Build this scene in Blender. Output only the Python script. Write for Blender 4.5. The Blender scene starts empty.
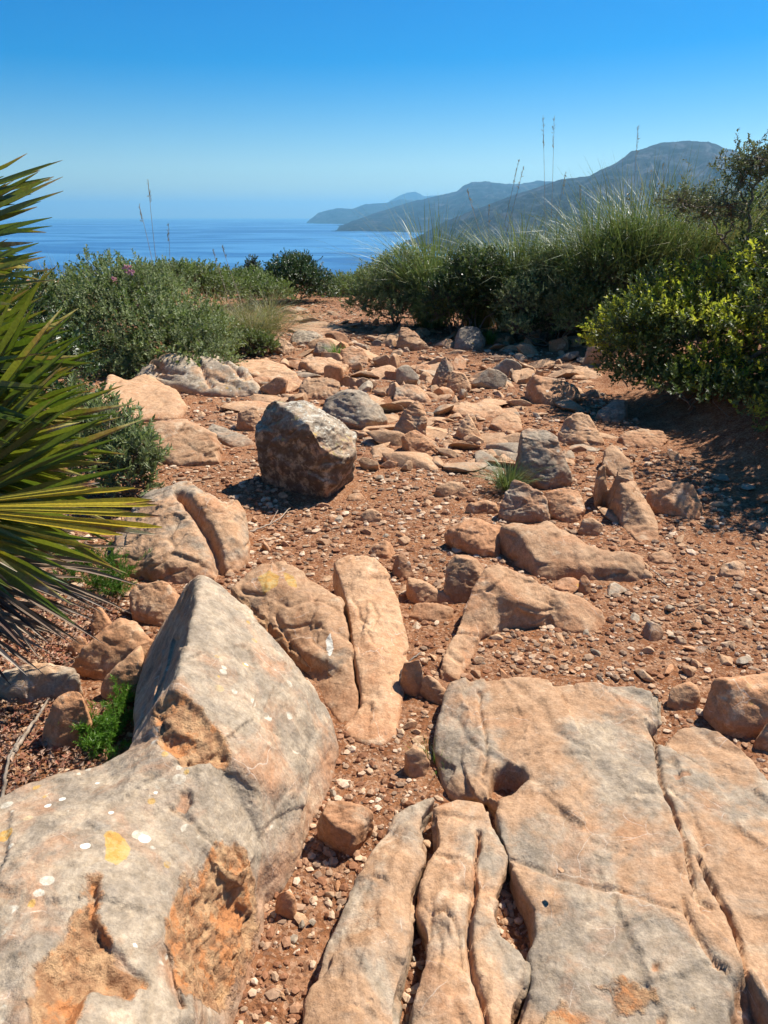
import bpy, bmesh, math, random
import numpy as np
from mathutils import Vector, geometry
R = math.radians
rng = np.random.default_rng(7)
random.seed(7)
scene = bpy.context.scene
COL = scene.collection
# ------------------------------------------------------------------ camera
CZ, PITCH, FPX = 1.5, R(21.8), 739.0
cp, sp = math.cos(PITCH), math.sin(PITCH)
def ray(px, py):
    a, b = (px-384)/FPX, -(py-512)/FPX
    return np.array([a, cp + b*sp, -sp + b*cp])
cd = bpy.data.cameras.new('camera'); cam = bpy.data.objects.new('camera', cd); COL.objects.link(cam)
cam.location = (0, 0, CZ); cam.rotation_euler = (R(90)-PITCH, 0, 0)
cd.sensor_fit = 'VERTICAL'; cd.sensor_height = 36; cd.lens = FPX*36/1024
cd.clip_start = 0.02; cd.clip_end = 120000
scene.camera = cam
# ------------------------------------------------------------------ noise
_p = np.random.default_rng(3).permutation(256); _p = np.concatenate([_p, _p, _p])
_g = np.random.default_rng(4).normal(size=(256, 3)); _g /= np.linalg.norm(_g, axis=1)[:, None]
def perlin(P):
    P = np.asarray(P, float); I = np.floor(P).astype(int); f = P-I; I &= 255
    u = f*f*f*(f*(f*6-15)+10)
    def gr(dx, dy, dz):
        h = _p[_p[_p[I[:, 0]+dx]+I[:, 1]+dy]+I[:, 2]+dz]
        g = _g[h]
        return g[:, 0]*(f[:, 0]-dx)+g[:, 1]*(f[:, 1]-dy)+g[:, 2]*(f[:, 2]-dz)
    x0 = gr(0,0,0)*(1-u[:, 0])+gr(1,0,0)*u[:, 0]; x1 = gr(0,1,0)*(1-u[:, 0])+gr(1,1,0)*u[:, 0]
    x2 = gr(0,0,1)*(1-u[:, 0])+gr(1,0,1)*u[:, 0]; x3 = gr(0,1,1)*(1-u[:, 0])+gr(1,1,1)*u[:, 0]
    y0 = x0*(1-u[:, 1])+x1*u[:, 1]; y1 = x2*(1-u[:, 1])+x3*u[:, 1]
    return y0*(1-u[:, 2])+y1*u[:, 2]
def fbm(P, sc, oc=4, gain=.5):
    P = np.asarray(P, float)*sc; s = 0; a = 1
    for k in range(oc):
        s = s+a*perlin(P+17.3*k); P = P*2.03; a *= gain
    return s
def ridged(P, sc, oc=4):
    P = np.asarray(P, float)*sc; s = 0; a = 1
    for k in range(oc):
        s = s+a*(1-2*np.abs(perlin(P+31.7*k))); P = P*2.1; a *= .5
    return s/1.9
def sst(a, b, x):
    t = np.clip((x-a)/(b-a), 0, 1); return t*t*(3-2*t)
# ------------------------------------------------------------------ terrain height
def Garr(x, y):
    x = np.asarray(x, float); y = np.asarray(y, float)
    q = np.stack([x, y, 0*x], -1).reshape(-1, 3)
    z = .035*perlin(q*.55).reshape(x.shape)
    wob = .15*perlin(q*.9+9).reshape(x.shape)
    z = z+(.30+.10*perlin(q*2.3+5).reshape(x.shape))*sst(2.05, 3.0, x+wob)*sst(2.6, 4.2, y)*(1-.55*sst(7, 9.5, y))
    z = z+.12*sst(1.2, 2.2, -x-.12*y+wob)*sst(1.4, 2.5, y)
    r = np.hypot(x*.8, y-4)
    d = np.maximum(r-13, 0)
    z = z-.018*np.minimum(d, 8)**2*.35-np.maximum(d-8, 0)*.30
    z = z+.012*np.minimum(np.maximum(d-4, 0), 200)*perlin(q*.06+3).reshape(x.shape)*2
    return np.maximum(z, -133)
_gx, _gy = np.arange(-16, 16.01, .08), np.arange(-2, 30.01, .08)
_GG = Garr(*np.meshgrid(_gx, _gy, indexing='ij')); _GL = _GG.tolist()
def G(x, y):
    u = (x+16)/.08; v = (y+2)/.08; i = int(u); j = int(v)
    if 0 <= i < len(_gx)-1 and 0 <= j < len(_gy)-1:
        a = u-i; b = v-j; r0 = _GL[i]; r1 = _GL[i+1]
        return (r0[j]*(1-b)+r0[j+1]*b)*(1-a)+(r1[j]*(1-b)+r1[j+1]*b)*a
    return float(Garr(np.array([x]), np.array([y]))[0])
def P(px, py, h=0.0):
    """point of the ground, raised by h, that lies in the direction of a pixel"""
    d = ray(px, py); z = h
    for _ in range(25):
        t = min((CZ-z)/max(-d[2], 1e-4), 60)
        z = .5*z+.5*(G(d[0]*t, d[1]*t)+h)
    return np.array([d[0]*t, d[1]*t, CZ+d[2]*t])
def PY(px, py, Y):
    d = ray(px, py); t = Y/d[1]; return np.array([d[0]*t, Y, CZ+d[2]*t])
# ------------------------------------------------------------------ node helper
class NT:
    def __init__(s, tree): s.t = tree; tree.nodes.clear()
    def n(s, typ, ins=None, **kw):
        nd = s.t.nodes.new(typ)
        for k, v in kw.items(): setattr(nd, k, v)
        for k, v in (ins or {}).items():
            sk = nd.inputs[k]
            if isinstance(v, bpy.types.NodeSocket): s.t.links.new(v, sk)
            elif isinstance(v, bpy.types.Node): s.t.links.new(v.outputs[0], sk)
            else: sk.default_value = v
        return nd
    def noise(s, vec, sc, det=4, rough=.55, dist=0):
        return s.n('ShaderNodeTexNoise', {'Vector': vec, 'Scale': sc, 'Detail': det, 'Roughness': rough, 'Distortion': dist}).outputs[0]
    def m(s, op, a, b=0.0, c=None, clamp=False):
        nd = s.n('ShaderNodeMath', operation=op, use_clamp=clamp)
        for i, v in enumerate((a, b) if c is None else (a, b, c)):
            if isinstance(v, (int, float)): nd.inputs[i].default_value = v
            else: s.t.links.new(v, nd.inputs[i])
        return nd.outputs[0]
    def rr(s, v, a, b, c=0.0, d=1.0):
        return s.n('ShaderNodeMapRange', {0: v, 1: a, 2: b, 3: c, 4: d}, interpolation_type='SMOOTHSTEP').outputs[0]
    def mix(s, f, a, b, mode='MIX'):
        nd = s.n('ShaderNodeMix', data_type='RGBA', blend_type=mode)
        for i, v in ((0, f), (6, a), (7, b)):
            if isinstance(v, (int, float)): nd.inputs[i].default_value = v
            elif isinstance(v, tuple): nd.inputs[i].default_value = (*v[:3], 1)
            else: s.t.links.new(v, nd.inputs[i])
        return nd.outputs[2]
    def out(s, sh): s.n('ShaderNodeOutputMaterial', {'Surface': sh})
def newmat(name):
    m = bpy.data.materials.new(name); m.use_nodes = True; return m, NT(m.node_tree)

# ------------------------------------------------------------------ materials
def pr_(t, pos):
    # pock marks
    v = t.n('ShaderNodeTexVoronoi', {'Vector': pos, 'Scale': 48.}).outputs[0]
    return t.m('MULTIPLY', t.rr(v, .1, .35, -1, 0), t.rr(t.noise(pos, 10, 4), .56, .66))
def rock_material():
    m, t = newmat('limestone')
    geo = t.n('ShaderNodeNewGeometry'); pos = geo.outputs['Position']
    oi = t.n('ShaderNodeObjectInfo'); rnd = oi.outputs['Random']
    sepc = t.n('ShaderNodeSeparateColor', {0: oi.outputs['Color']})
    at = t.n('ShaderNodeAttribute', attribute_name='mark', attribute_type='GEOMETRY')
    mk = t.n('ShaderNodeSeparateColor', {0: at.outputs['Color']})
    soil = at.outputs['Alpha']
    n1 = t.noise(pos, 2.6, 6, .6, .4); n2 = t.noise(pos, 5.5, 6, .65, .6); n3 = t.noise(pos, 38, 5, .7); n4 = t.noise(pos, 150, 3, .7)
    n5 = t.noise(pos, 11, 7, .7, .5)
    grey = t.rr(t.m('ADD', t.noise(pos, 3.1, 8, .6, .35), t.m('SUBTRACT', sepc.outputs[0], .5)), .43, .56)
    red = t.rr(t.m('ADD', n2, t.m('SUBTRACT', sepc.outputs[1], .5)), .40, .68)
    c = t.mix(t.rr(n5, .3, .7), (.49, .305, .175), (.42, .24, .125))
    c = t.mix(grey, c, t.mix(t.rr(n5, .35, .65), (.25, .20, .145), (.42, .33, .23)))
    c = t.mix(t.m('MULTIPLY', red, .8), c, (.43, .205, .095))
    # reddish earth rubbed on to the rock
    so = t.rr(t.m('ADD', soil, t.m('MULTIPLY', t.m('SUBTRACT', n5, .5), 1.1)), .35, .95)
    c = t.mix(t.m('MULTIPLY', so, .72), c, (.36, .165, .075))
    # iron blotches
    c = t.mix(t.m('MULTIPLY', t.rr(t.noise(pos, 7.3, 8, .72, .8), .58, .72), .5), c, (.33, .15, .06))
    # weathered dark grey blotches
    c = t.mix(t.m('MULTIPLY', t.rr(t.noise(pos, 13, 9, .75, .3), .56, .72), .45), c, (.14, .12, .105))
    # calcite veins
    wv = t.n('ShaderNodeVectorMath', {0: pos, 1: t.n('ShaderNodeVectorMath', {0: t.n('ShaderNodeTexNoise', {'Vector': pos, 'Scale': 4., 'Detail': 3.}).outputs[1], 'Scale': .22}, operation='SCALE').outputs[0]}, operation='ADD').outputs[0]
    vo = t.n('ShaderNodeTexVoronoi', {'Vector': wv, 'Scale': 7.5}, feature='DISTANCE_TO_EDGE').outputs[0]
    vein = t.m('MULTIPLY', t.rr(vo, .0, .014, 1, 0), t.rr(n2, .5, .62))
    c = t.mix(t.m('MULTIPLY', vein, .6), c, (.62, .52, .42))
    pale = t.rr(t.noise(pos, 8.5, 7, .66, .4), .55, .68); c = t.mix(t.m('MULTIPLY', pale, .55), c, (.60, .46, .31))
    # lichen by rock
    ln = t.noise(pos, 30, 5, .7, .3)
    nz = t.n('ShaderNodeSeparateXYZ', {0: geo.outputs['Normal']}).outputs[2]
    li = t.m('MULTIPLY', t.m('MULTIPLY', t.rr(ln, .50, .58), t.rr(nz, .25, .7)), t.rr(t.m('MULTIPLY', n1, sepc.outputs[2]), .12, .3))
    c = t.mix(li, c, t.mix(t.rr(n2, .45, .6), (.58, .54, .44), (.45, .33, .12)))
    stain_shade = t.m('MULTIPLY', t.m('MULTIPLY', t.rr(t.noise(pos, 15, 7, .72), .40, .53), t.rr(nz, .0, .8, 1, .35)), t.rr(sepc.outputs[2], .25, 1.))  # dark stain blotches, heavier on steep faces: shade of the fronts painted in
    c = t.mix(t.m('MULTIPLY', stain_shade, .85), c, (.075, .05, .035))
    # crusts of pale lichen, many sizes
    lv = t.n('ShaderNodeTexVoronoi', {'Vector': pos, 'Scale': 26.}); lr = t.n('ShaderNodeSeparateColor', {0: lv.outputs[1]})
    lsz = t.m('MULTIPLY', t.m('POWER', lr.outputs[0], 3.0), .42)
    ld = t.m('SUBTRACT', t.m('ADD', lv.outputs[0], t.m('MULTIPLY', t.m('SUBTRACT', n3, .5), .35)), lsz)
    lm = t.m('MULTIPLY', t.rr(ld, .02, -.03), t.m('MULTIPLY', t.rr(nz, .3, .7), t.rr(t.m('MULTIPLY', t.rr(n2, .42, .6), sepc.outputs[2]), .0, .09)))
    c = t.mix(t.m('MULTIPLY', lm, .75), c, t.mix(t.rr(lr.outputs[1], .72, .8), (.58, .53, .42), (.50, .30, .07)))
    # mottling
    c = t.mix(1.0, c, t.n('ShaderNodeCombineColor', {0: t.rr(n3, .3, .7, .80, 1.12), 1: t.rr(n3, .3, .7, .77, 1.13), 2: t.rr(n3, .3, .7, .72, 1.14)}).outputs[0], 'MULTIPLY')
    gr = t.rr(n4, .3, .7, .86, 1.12)
    c = t.mix(1.0, c, t.n('ShaderNodeCombineColor', {0: gr, 1: gr, 2: gr}).outputs[0], 'MULTIPLY')
    # marks: r rough cavernous ochre patch, g white lichen, b yellow lichen
    jit = t.m('MULTIPLY', t.m('SUBTRACT', t.noise(pos, 17, 7, .62), .5), .9)
    pr = t.rr(t.m('ADD', mk.outputs[0], jit), .42, .58)
    pc = t.mix(t.rr(t.noise(pos, 22, 7, .7), .36, .66), (.30, .15, .07), (.56, .34, .17))
    pc = t.mix(t.rr(t.noise(pos, 14, 4, .7), .5, .62), pc, (.52, .22, .08))
    pc = t.mix(t.rr(t.noise(pos, 27, 6, .7), .40, .34, 0, .8), pc, (.12, .06, .03))
    c = t.mix(pr, c, pc)
    c = t.mix(t.m('MULTIPLY', t.rr(t.m('ADD', mk.outputs[2], t.m('MULTIPLY', jit, 1.3)), .38, .55), t.rr(n3, .2, .45, .5, 1)), c, t.mix(t.rr(n3, .4, .6), (.50, .26, .055), (.48, .33, .13)))
    c = t.mix(t.m('MULTIPLY', t.rr(t.m('ADD', mk.outputs[1], t.m('MULTIPLY', jit, 1.1)), .40, .54), .85), c, (.72, .69, .58))
    vr = t.n('ShaderNodeHueSaturation', {'Value': t.rr(rnd, 0, 1, .86, 1.1), 'Color': c}).outputs[0]
    wv2 = t.n('ShaderNodeVectorMath', {0: pos, 1: t.n('ShaderNodeVectorMath', {0: t.n('ShaderNodeTexNoise', {'Vector': pos, 'Scale': 9., 'Detail': 4.}).outputs[1], 'Scale': .09}, operation='SCALE').outputs[0]}, operation='ADD').outputs[0]
    h = t.m('ADD', t.m('MULTIPLY', t.noise(pos, 13, 9, .6), .9), t.m('MULTIPLY', n4, .05))
    h = t.m('ADD', h, t.m('MULTIPLY', pr_(t, pos), .10))
    h = t.m('ADD', h, t.m('MULTIPLY', t.m('MULTIPLY', pr, t.noise(pos, 60, 6, .7)), .7))
    bp = t.n('ShaderNodeBump', {'Strength': .85, 'Distance': .022, 'Height': h})
    b = t.n('ShaderNodeBsdfPrincipled', {'Base Color': vr, 'Roughness': .82, 'Specular IOR Level': .25, 'Normal': bp})
    t.out(b.outputs[0]); return m
def soil_material():
    m, t = newmat('red_earth')
    pos = t.n('ShaderNodeNewGeometry').outputs['Position']
    n1 = t.noise(pos, 1.3, 5, .6); n2 = t.noise(pos, 9, 6, .7); n3 = t.noise(pos, 70, 5, .75); n4 = t.noise(pos, 260, 3, .7)
    c = t.mix(t.rr(n1, .35, .65), (.30, .128, .054), (.20, .077, .031))
    c = t.mix(t.rr(n2, .42, .7), c, (.38, .205, .11))
    c = t.mix(t.rr(n2, .34, .44, .6, 0), c, (.15, .06, .03))
    vo = t.n('ShaderNodeTexVoronoi', {'Vector': pos, 'Scale': 120.}).outputs[1]
    sv = t.n('ShaderNodeSeparateColor', {0: vo})
    c = t.mix(t.m('MULTIPLY', t.rr(sv.outputs[0], .55, .9), .6), c, (.46, .28, .17))
    c = t.mix(t.m('MULTIPLY', t.rr(sv.outputs[1], .7, .95), .6), c, (.11, .045, .025))
    g = t.rr(n3, .25, .75, .68, 1.25)
    c = t.mix(1.0, c, t.n('ShaderNodeCombineColor', {0: g, 1: g, 2: g}).outputs[0], 'MULTIPLY')
    # the far slopes are scrub covered
    sx = t.n('ShaderNodeSeparateXYZ', {0: pos})
    far = t.rr(sx.outputs[2], -.9, -.25, 1, 0)
    c = t.mix(far, c, t.mix(t.rr(t.noise(pos, .35, 6, .7), .4, .6), (.045, .06, .022), (.12, .11, .055)))
    h = t.m('ADD', t.m('MULTIPLY', n3, .8), t.m('ADD', t.m('MULTIPLY', n4, .25), t.m('MULTIPLY', sv.outputs[0], .35)))
    bp = t.n('ShaderNodeBump', {'Strength': .9, 'Distance': .012, 'Height': h})
    b = t.n('ShaderNodeBsdfPrincipled', {'Base Color': c, 'Roughness': .95, 'Specular IOR Level': .1, 'Normal': bp})
    t.out(b.outputs[0]); return m
def gravel_material():
    m, t = newmat('gravel_stone')
    g = t.n('ShaderNodeNewGeometry'); ri = g.outputs['Random Per Island']; pos = g.outputs['Position']
    cr = t.n('ShaderNodeValToRGB', {0: ri}); e = cr.color_ramp.elements
    e[0].position = 0; e[0].color = (.20, .085, .04, 1); e[1].position = 1; e[1].color = (.58, .44, .31, 1)
    for p_, c_ in ((.3, (.28, .13, .065, 1)), (.5, (.40, .25, .15, 1)), (.62, (.22, .14, .09, 1)), (.8, (.50, .33, .20, 1))):
        x = e.new(p_); x.color = c_
    n = t.rr(t.noise(pos, 60, 4, .7), .3, .7, .8, 1.15)
    c = t.mix(1.0, cr.outputs[0], t.n('ShaderNodeCombineColor', {0: n, 1: n, 2: n}).outputs[0], 'MULTIPLY')
    bp = t.n('ShaderNodeBump', {'Strength': .5, 'Distance': .004, 'Height': t.noise(pos, 120, 3)})
    t.out(t.n('ShaderNodeBsdfPrincipled', {'Base Color': c, 'Roughness': .9, 'Specular IOR Level': .2, 'Normal': bp}).outputs[0]); return m
def leaf_material(name, cols, trans=.3, rough=.45, spec=.4, sat=1.0):
    m, t = newmat(name)
    g = t.n('ShaderNodeNewGeometry'); ri = g.outputs['Random Per Island']; pos = g.outputs['Position']
    cr = t.n('ShaderNodeValToRGB', {0: ri}); e = cr.color_ramp.elements
    e[0].color = (*cols[0], 1); e[1].color = (*cols[-1], 1)
    for i, c_ in enumerate(cols[1:-1]):
        x = e.new((i+1)/(len(cols)-1)); x.color = (*c_, 1)
    n = t.rr(t.noise(pos, 3.5, 4, .6), .3, .7, .7, 1.25)
    c = t.mix(1.0, cr.outputs[0], t.n('ShaderNodeCombineColor', {0: n, 1: n, 2: n}).outputs[0], 'MULTIPLY')
    b = t.n('ShaderNodeBsdfPrincipled', {'Base Color': c, 'Roughness': rough, 'Specular IOR Level': spec})
    tr = t.n('ShaderNodeBsdfTranslucent', {'Color': t.mix(.5, c, t.mix(1.0, c, (1.6, 1.9, .7), 'MULTIPLY'))})
    t.out(t.n('ShaderNodeMixShader', {0: trans, 1: b.outputs[0], 2: tr.outputs[0]}).outputs[0]); return m
def plain_material(name, c1, c2, sc=20, rough=.8, bump=.004):
    m, t = newmat(name); pos = t.n('ShaderNodeNewGeometry').outputs['Position']
    c = t.mix(t.rr(t.noise(pos, sc, 5, .7), .35, .65), c1, c2)
    bp = t.n('ShaderNodeBump', {'Strength': .6, 'Distance': bump, 'Height': t.noise(pos, sc*3, 4, .7)})
    t.out(t.n('ShaderNodeBsdfPrincipled', {'Base Color': c, 'Roughness': rough, 'Specular IOR Level': .2, 'Normal': bp}).outputs[0]); return m
def palm_material(name, green, tipc, back):
    """u = along the leaflet"""
    m, t = newmat(name)
    g = t.n('ShaderNodeNewGeometry'); ri = g.outputs['Random Per Island']; pos = g.outputs['Position']
    at = t.n('ShaderNodeAttribute', attribute_name='along', attribute_type='GEOMETRY').outputs['Fac']
    n = t.noise(pos, 18, 5, .7)
    f = t.m('ADD', at, t.m('ADD', t.m('MULTIPLY', t.m('SUBTRACT', n, .5), .5), t.m('MULTIPLY', t.m('SUBTRACT', ri, .5), .45)))
    c = t.mix(t.rr(ri, 0, 1), green, back)
    c = t.mix(t.rr(t.noise(pos, 6, 4), .6, .8), c, (.26, .22, .03))
    c = t.mix(t.rr(f, .86, 1.), c, tipc)
    c = t.mix(t.rr(f, .98, 1.1), c, (.42, .36, .28))
    st = t.rr(t.noise(pos, 130, 3), .3, .7, .8, 1.15)
    c = t.mix(1.0, c, t.n('ShaderNodeCombineColor', {0: st, 1: st, 2: st}).outputs[0], 'MULTIPLY')
    b = t.n('ShaderNodeBsdfPrincipled', {'Base Color': c, 'Roughness': .38, 'Specular IOR Level': .5})
    tr = t.n('ShaderNodeBsdfTranslucent', {'Color': t.mix(1.0, c, (1.7, 1.8, .6), 'MULTIPLY')})
    t.out(t.n('ShaderNodeMixShader', {0: .28, 1: b.outputs[0], 2: tr.outputs[0]}).outputs[0]); return m
M = {}
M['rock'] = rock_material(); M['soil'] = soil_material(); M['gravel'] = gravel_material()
M['grey_leaf'] = leaf_material('grey_green_leaf', [(.13, .16, .065), (.20, .235, .11), (.27, .30, .16), (.16, .21, .07)], .25, .6, .25)
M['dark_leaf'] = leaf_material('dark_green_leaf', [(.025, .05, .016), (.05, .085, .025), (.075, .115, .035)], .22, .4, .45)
M['mid_leaf'] = leaf_material('mid_green_leaf', [(.09, .13, .035), (.14, .185, .055), (.20, .23, .08), (.11, .155, .04)], .28, .45, .4)
M['pale_leaf'] = leaf_material('pale_green_leaf', [(.12, .16, .045), (.18, .22, .07), (.22, .24, .1)], .3, .5, .3)
M['gloss_leaf'] = leaf_material('glossy_leaf', [(.045, .07, .02), (.085, .12, .032), (.14, .17, .055)], .22, .48, .35)
M['yellow_leaf'] = leaf_material('yellow_green_leaf', [(.30, .34, .045), (.54, .50, .07), (.20, .25, .04)], .4, .45, .4)
M['olive_leaf'] = leaf_material('small_grey_leaf', [(.10, .12, .06), (.15, .165, .09), (.21, .21, .13)], .22, .55, .3)
M['blade'] = leaf_material('grass_blade', [(.09, .14, .04), (.14, .19, .065), (.23, .26, .12), (.11, .165, .05), (.30, .29, .16)], .2, .45, .35)
M['blade_dark'] = leaf_material('dark_grass_blade', [(.07, .10, .03), (.11, .15, .05), (.18, .20, .09), (.09, .13, .04)], .2, .45, .35)
M['dry_blade'] = leaf_material('dry_grass_blade', [(.28, .22, .11), (.20, .19, .07), (.14, .16, .05), (.34, .28, .16)], .28, .5, .3)
M['fresh_blade'] = leaf_material('fresh_green_blade', [(.06, .14, .015), (.10, .20, .025), (.15, .25, .04)], .35, .45, .3)
M['plume'] = leaf_material('dry_plume', [(.34, .28, .19), (.26, .2, .13)], .2, .7, .2)
M['flower'] = leaf_material('pink_petal', [(.55, .22, .38), (.65, .35, .5)], .3, .6, .2)
M['wood'] = plain_material('grey_bark', (.13, .10, .075), (.24, .195, .15), 30)
M['dead_wood'] = plain_material('bleached_wood', (.30, .22, .15), (.42, .34, .26), 30)
M['litter'] = leaf_material('dry_litter', [(.24, .085, .05), (.33, .15, .09), (.40, .27, .19), (.12, .06, .04)], .1, .7, .2)
M['palm'] = palm_material('palm_leaf', (.07, .105, .022), (.22, .14, .075), (.16, .17, .035))
M['palm_yellow'] = palm_material('yellowing_palm_leaf', (.42, .31, .025), (.2, .09, .045), (.26, .24, .03))
M['palm_dead'] = leaf_material('dead_palm_leaf', [(.13, .085, .055), (.26, .19, .13), (.09, .05, .035), (.42, .36, .29)], .1, .6, .3)
M['palm_stem'] = plain_material('palm_petiole', (.12, .14, .03), (.2, .16, .06), 20)

# ------------------------------------------------------------------ mesh helpers
def mesh_np(name, V, F, mat, smooth=False, loc=None):
    """V n x 3, F list of arrays (each m x k) -> mesh"""
    V = np.asarray(V, np.float32)
    if loc is not None: V = V-np.asarray(loc, np.float32)
    if not isinstance(F, list): F = [F]
    me = bpy.data.meshes.new(name); me.vertices.add(len(V)); me.vertices.foreach_set('co', V.ravel())
    nl = sum(f.size for f in F); me.loops.add(nl)
    me.loops.foreach_set('vertex_index', np.concatenate([f.ravel() for f in F]).astype(np.int32))
    tot = np.concatenate([np.full(len(f), f.shape[1]) for f in F]); st = np.concatenate([[0], np.cumsum(tot)[:-1]])
    me.polygons.add(len(tot)); me.polygons.foreach_set('loop_start', st.astype(np.int32)); me.polygons.foreach_set('loop_total', tot.astype(np.int32))
    me.polygons.foreach_set('use_smooth', np.full(len(tot), smooth)); me.materials.append(mat)
    me.update(calc_edges=True); me.validate(); return me
def link(name, me, parent=None, loc=None):
    o = bpy.data.objects.new(name, me); COL.objects.link(o)
    if parent is not None: o.parent = parent
    if loc is not None: o.location = loc
    return o
def tag(o, label, cat, group=None, kind=None):
    if kind: o['kind'] = kind
    else: o['category'] = cat
    if label: o['label'] = label
    if kind == 'stuff' and cat: o['category'] = cat
    if group: o['group'] = group
    return o
def empty(name, loc, label, cat, group=None):
    o = bpy.data.objects.new(name, None); COL.objects.link(o); o.location = loc; o.empty_display_size = .1
    return tag(o, label, cat, group)
def structure(o): o['kind'] = 'structure'; return o
def tube(pts, rad, n=6):
    """smooth tapered tube; returns V, F"""
    pts = np.asarray(pts, float); m = len(pts); rad = np.broadcast_to(rad, (m,))
    T = np.gradient(pts, axis=0); T /= np.linalg.norm(T, axis=1)[:, None]+1e-9
    a = np.array([.3, .2, 1.0]); A = np.cross(T, a); A /= np.linalg.norm(A, axis=1)[:, None]+1e-9; B = np.cross(T, A)
    th = np.linspace(0, 2*math.pi, n, endpoint=False)
    V = pts[:, None]+rad[:, None, None]*(A[:, None]*np.cos(th)[None, :, None]+B[:, None]*np.sin(th)[None, :, None])
    i = np.arange(m-1)[:, None]*n; j = np.arange(n)[None]; k = (j+1) % n
    F = np.stack([i+j, i+k, i+n+k, i+n+j], -1).reshape(-1, 4)
    return V.reshape(-1, 3), F
def joinVF(L):
    V = []; F = {}; o = 0
    for v, f in L:
        V.append(v)
        for g in (f if isinstance(f, list) else [f]): F.setdefault(g.shape[1], []).append(g+o)
        o += len(v)
    return np.concatenate(V), [np.concatenate(x) for x in F.values()]
# ------------------------------------------------------------------ rocks
OCC = []           # world outlines of the rocks, so that gravel keeps off them
def inpoly(x, y, poly):
    x = np.asarray(x); y = np.asarray(y); c = np.zeros(x.shape, bool); n = len(poly)
    for i in range(n):
        x1, y1 = poly[i]; x2, y2 = poly[(i+1) % n]
        if y1 == y2: continue
        c ^= ((y1 > y) != (y2 > y)) & (x < (x2-x1)*(y-y1)/(y2-y1)+x1)
    return c
def segdist(x, y, pl):
    d = np.full(x.shape, 1e9)
    for (x1, y1), (x2, y2) in zip(pl[:-1], pl[1:]):
        dx, dy = x2-x1, y2-y1; L = dx*dx+dy*dy+1e-12
        t = np.clip(((x-x1)*dx+(y-y1)*dy)/L, 0, 1)
        d = np.minimum(d, np.hypot(x-x1-t*dx, y-y1-t*dy))
    return d
def remesh(V, F, vox):
    me = bpy.data.meshes.new('tmp'); me.from_pydata([tuple(v) for v in V], [], [tuple(f) for f in F]); me.update()
    o = bpy.data.objects.new('tmp', me); COL.objects.link(o)
    md = o.modifiers.new('r', 'REMESH'); md.mode = 'VOXEL'; md.voxel_size = vox; md.adaptivity = 0
    dg = bpy.context.evaluated_depsgraph_get(); r = bpy.data.meshes.new_from_object(o.evaluated_get(dg))
    n = len(r.vertices); v = np.empty(n*3, np.float32); r.vertices.foreach_get('co', v)
    nf = len(r.polygons); lt = np.empty(nf, np.int32); r.polygons.foreach_get('loop_total', lt)
    li = np.empty(len(r.loops), np.int32); r.loops.foreach_get('vertex_index', li)
    bpy.data.objects.remove(o); bpy.data.meshes.remove(me); bpy.data.meshes.remove(r)
    q = lt == 4
    st = np.concatenate([[0], np.cumsum(lt)[:-1]])
    Fq = li[st[q][:, None]+np.arange(4)]
    return v.reshape(-1, 3).astype(float), Fq
def smooth(V, F, it, lam=.6):
    a = F.ravel(); b = np.roll(F, -1, 1).ravel()
    n = len(V); cnt = np.bincount(a, minlength=n)+np.bincount(b, minlength=n); cnt = np.maximum(cnt, 1)
    for _ in range(it):
        S = np.stack([np.bincount(a, V[b, k], n)+np.bincount(b, V[a, k], n) for k in range(3)], 1)
        V = V+lam*(S/cnt[:, None]-V)
    return V
def vnorm(V, F):
    N = np.cross(V[F[:, 2]]-V[F[:, 0]], V[F[:, 3]]-V[F[:, 1]])
    S = np.stack([np.bincount(F.ravel(), np.repeat(N[:, k], 4), len(V)) for k in range(3)], 1)
    return S/(np.linalg.norm(S, axis=1)[:, None]+1e-12)
RSEED = [0]
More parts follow.
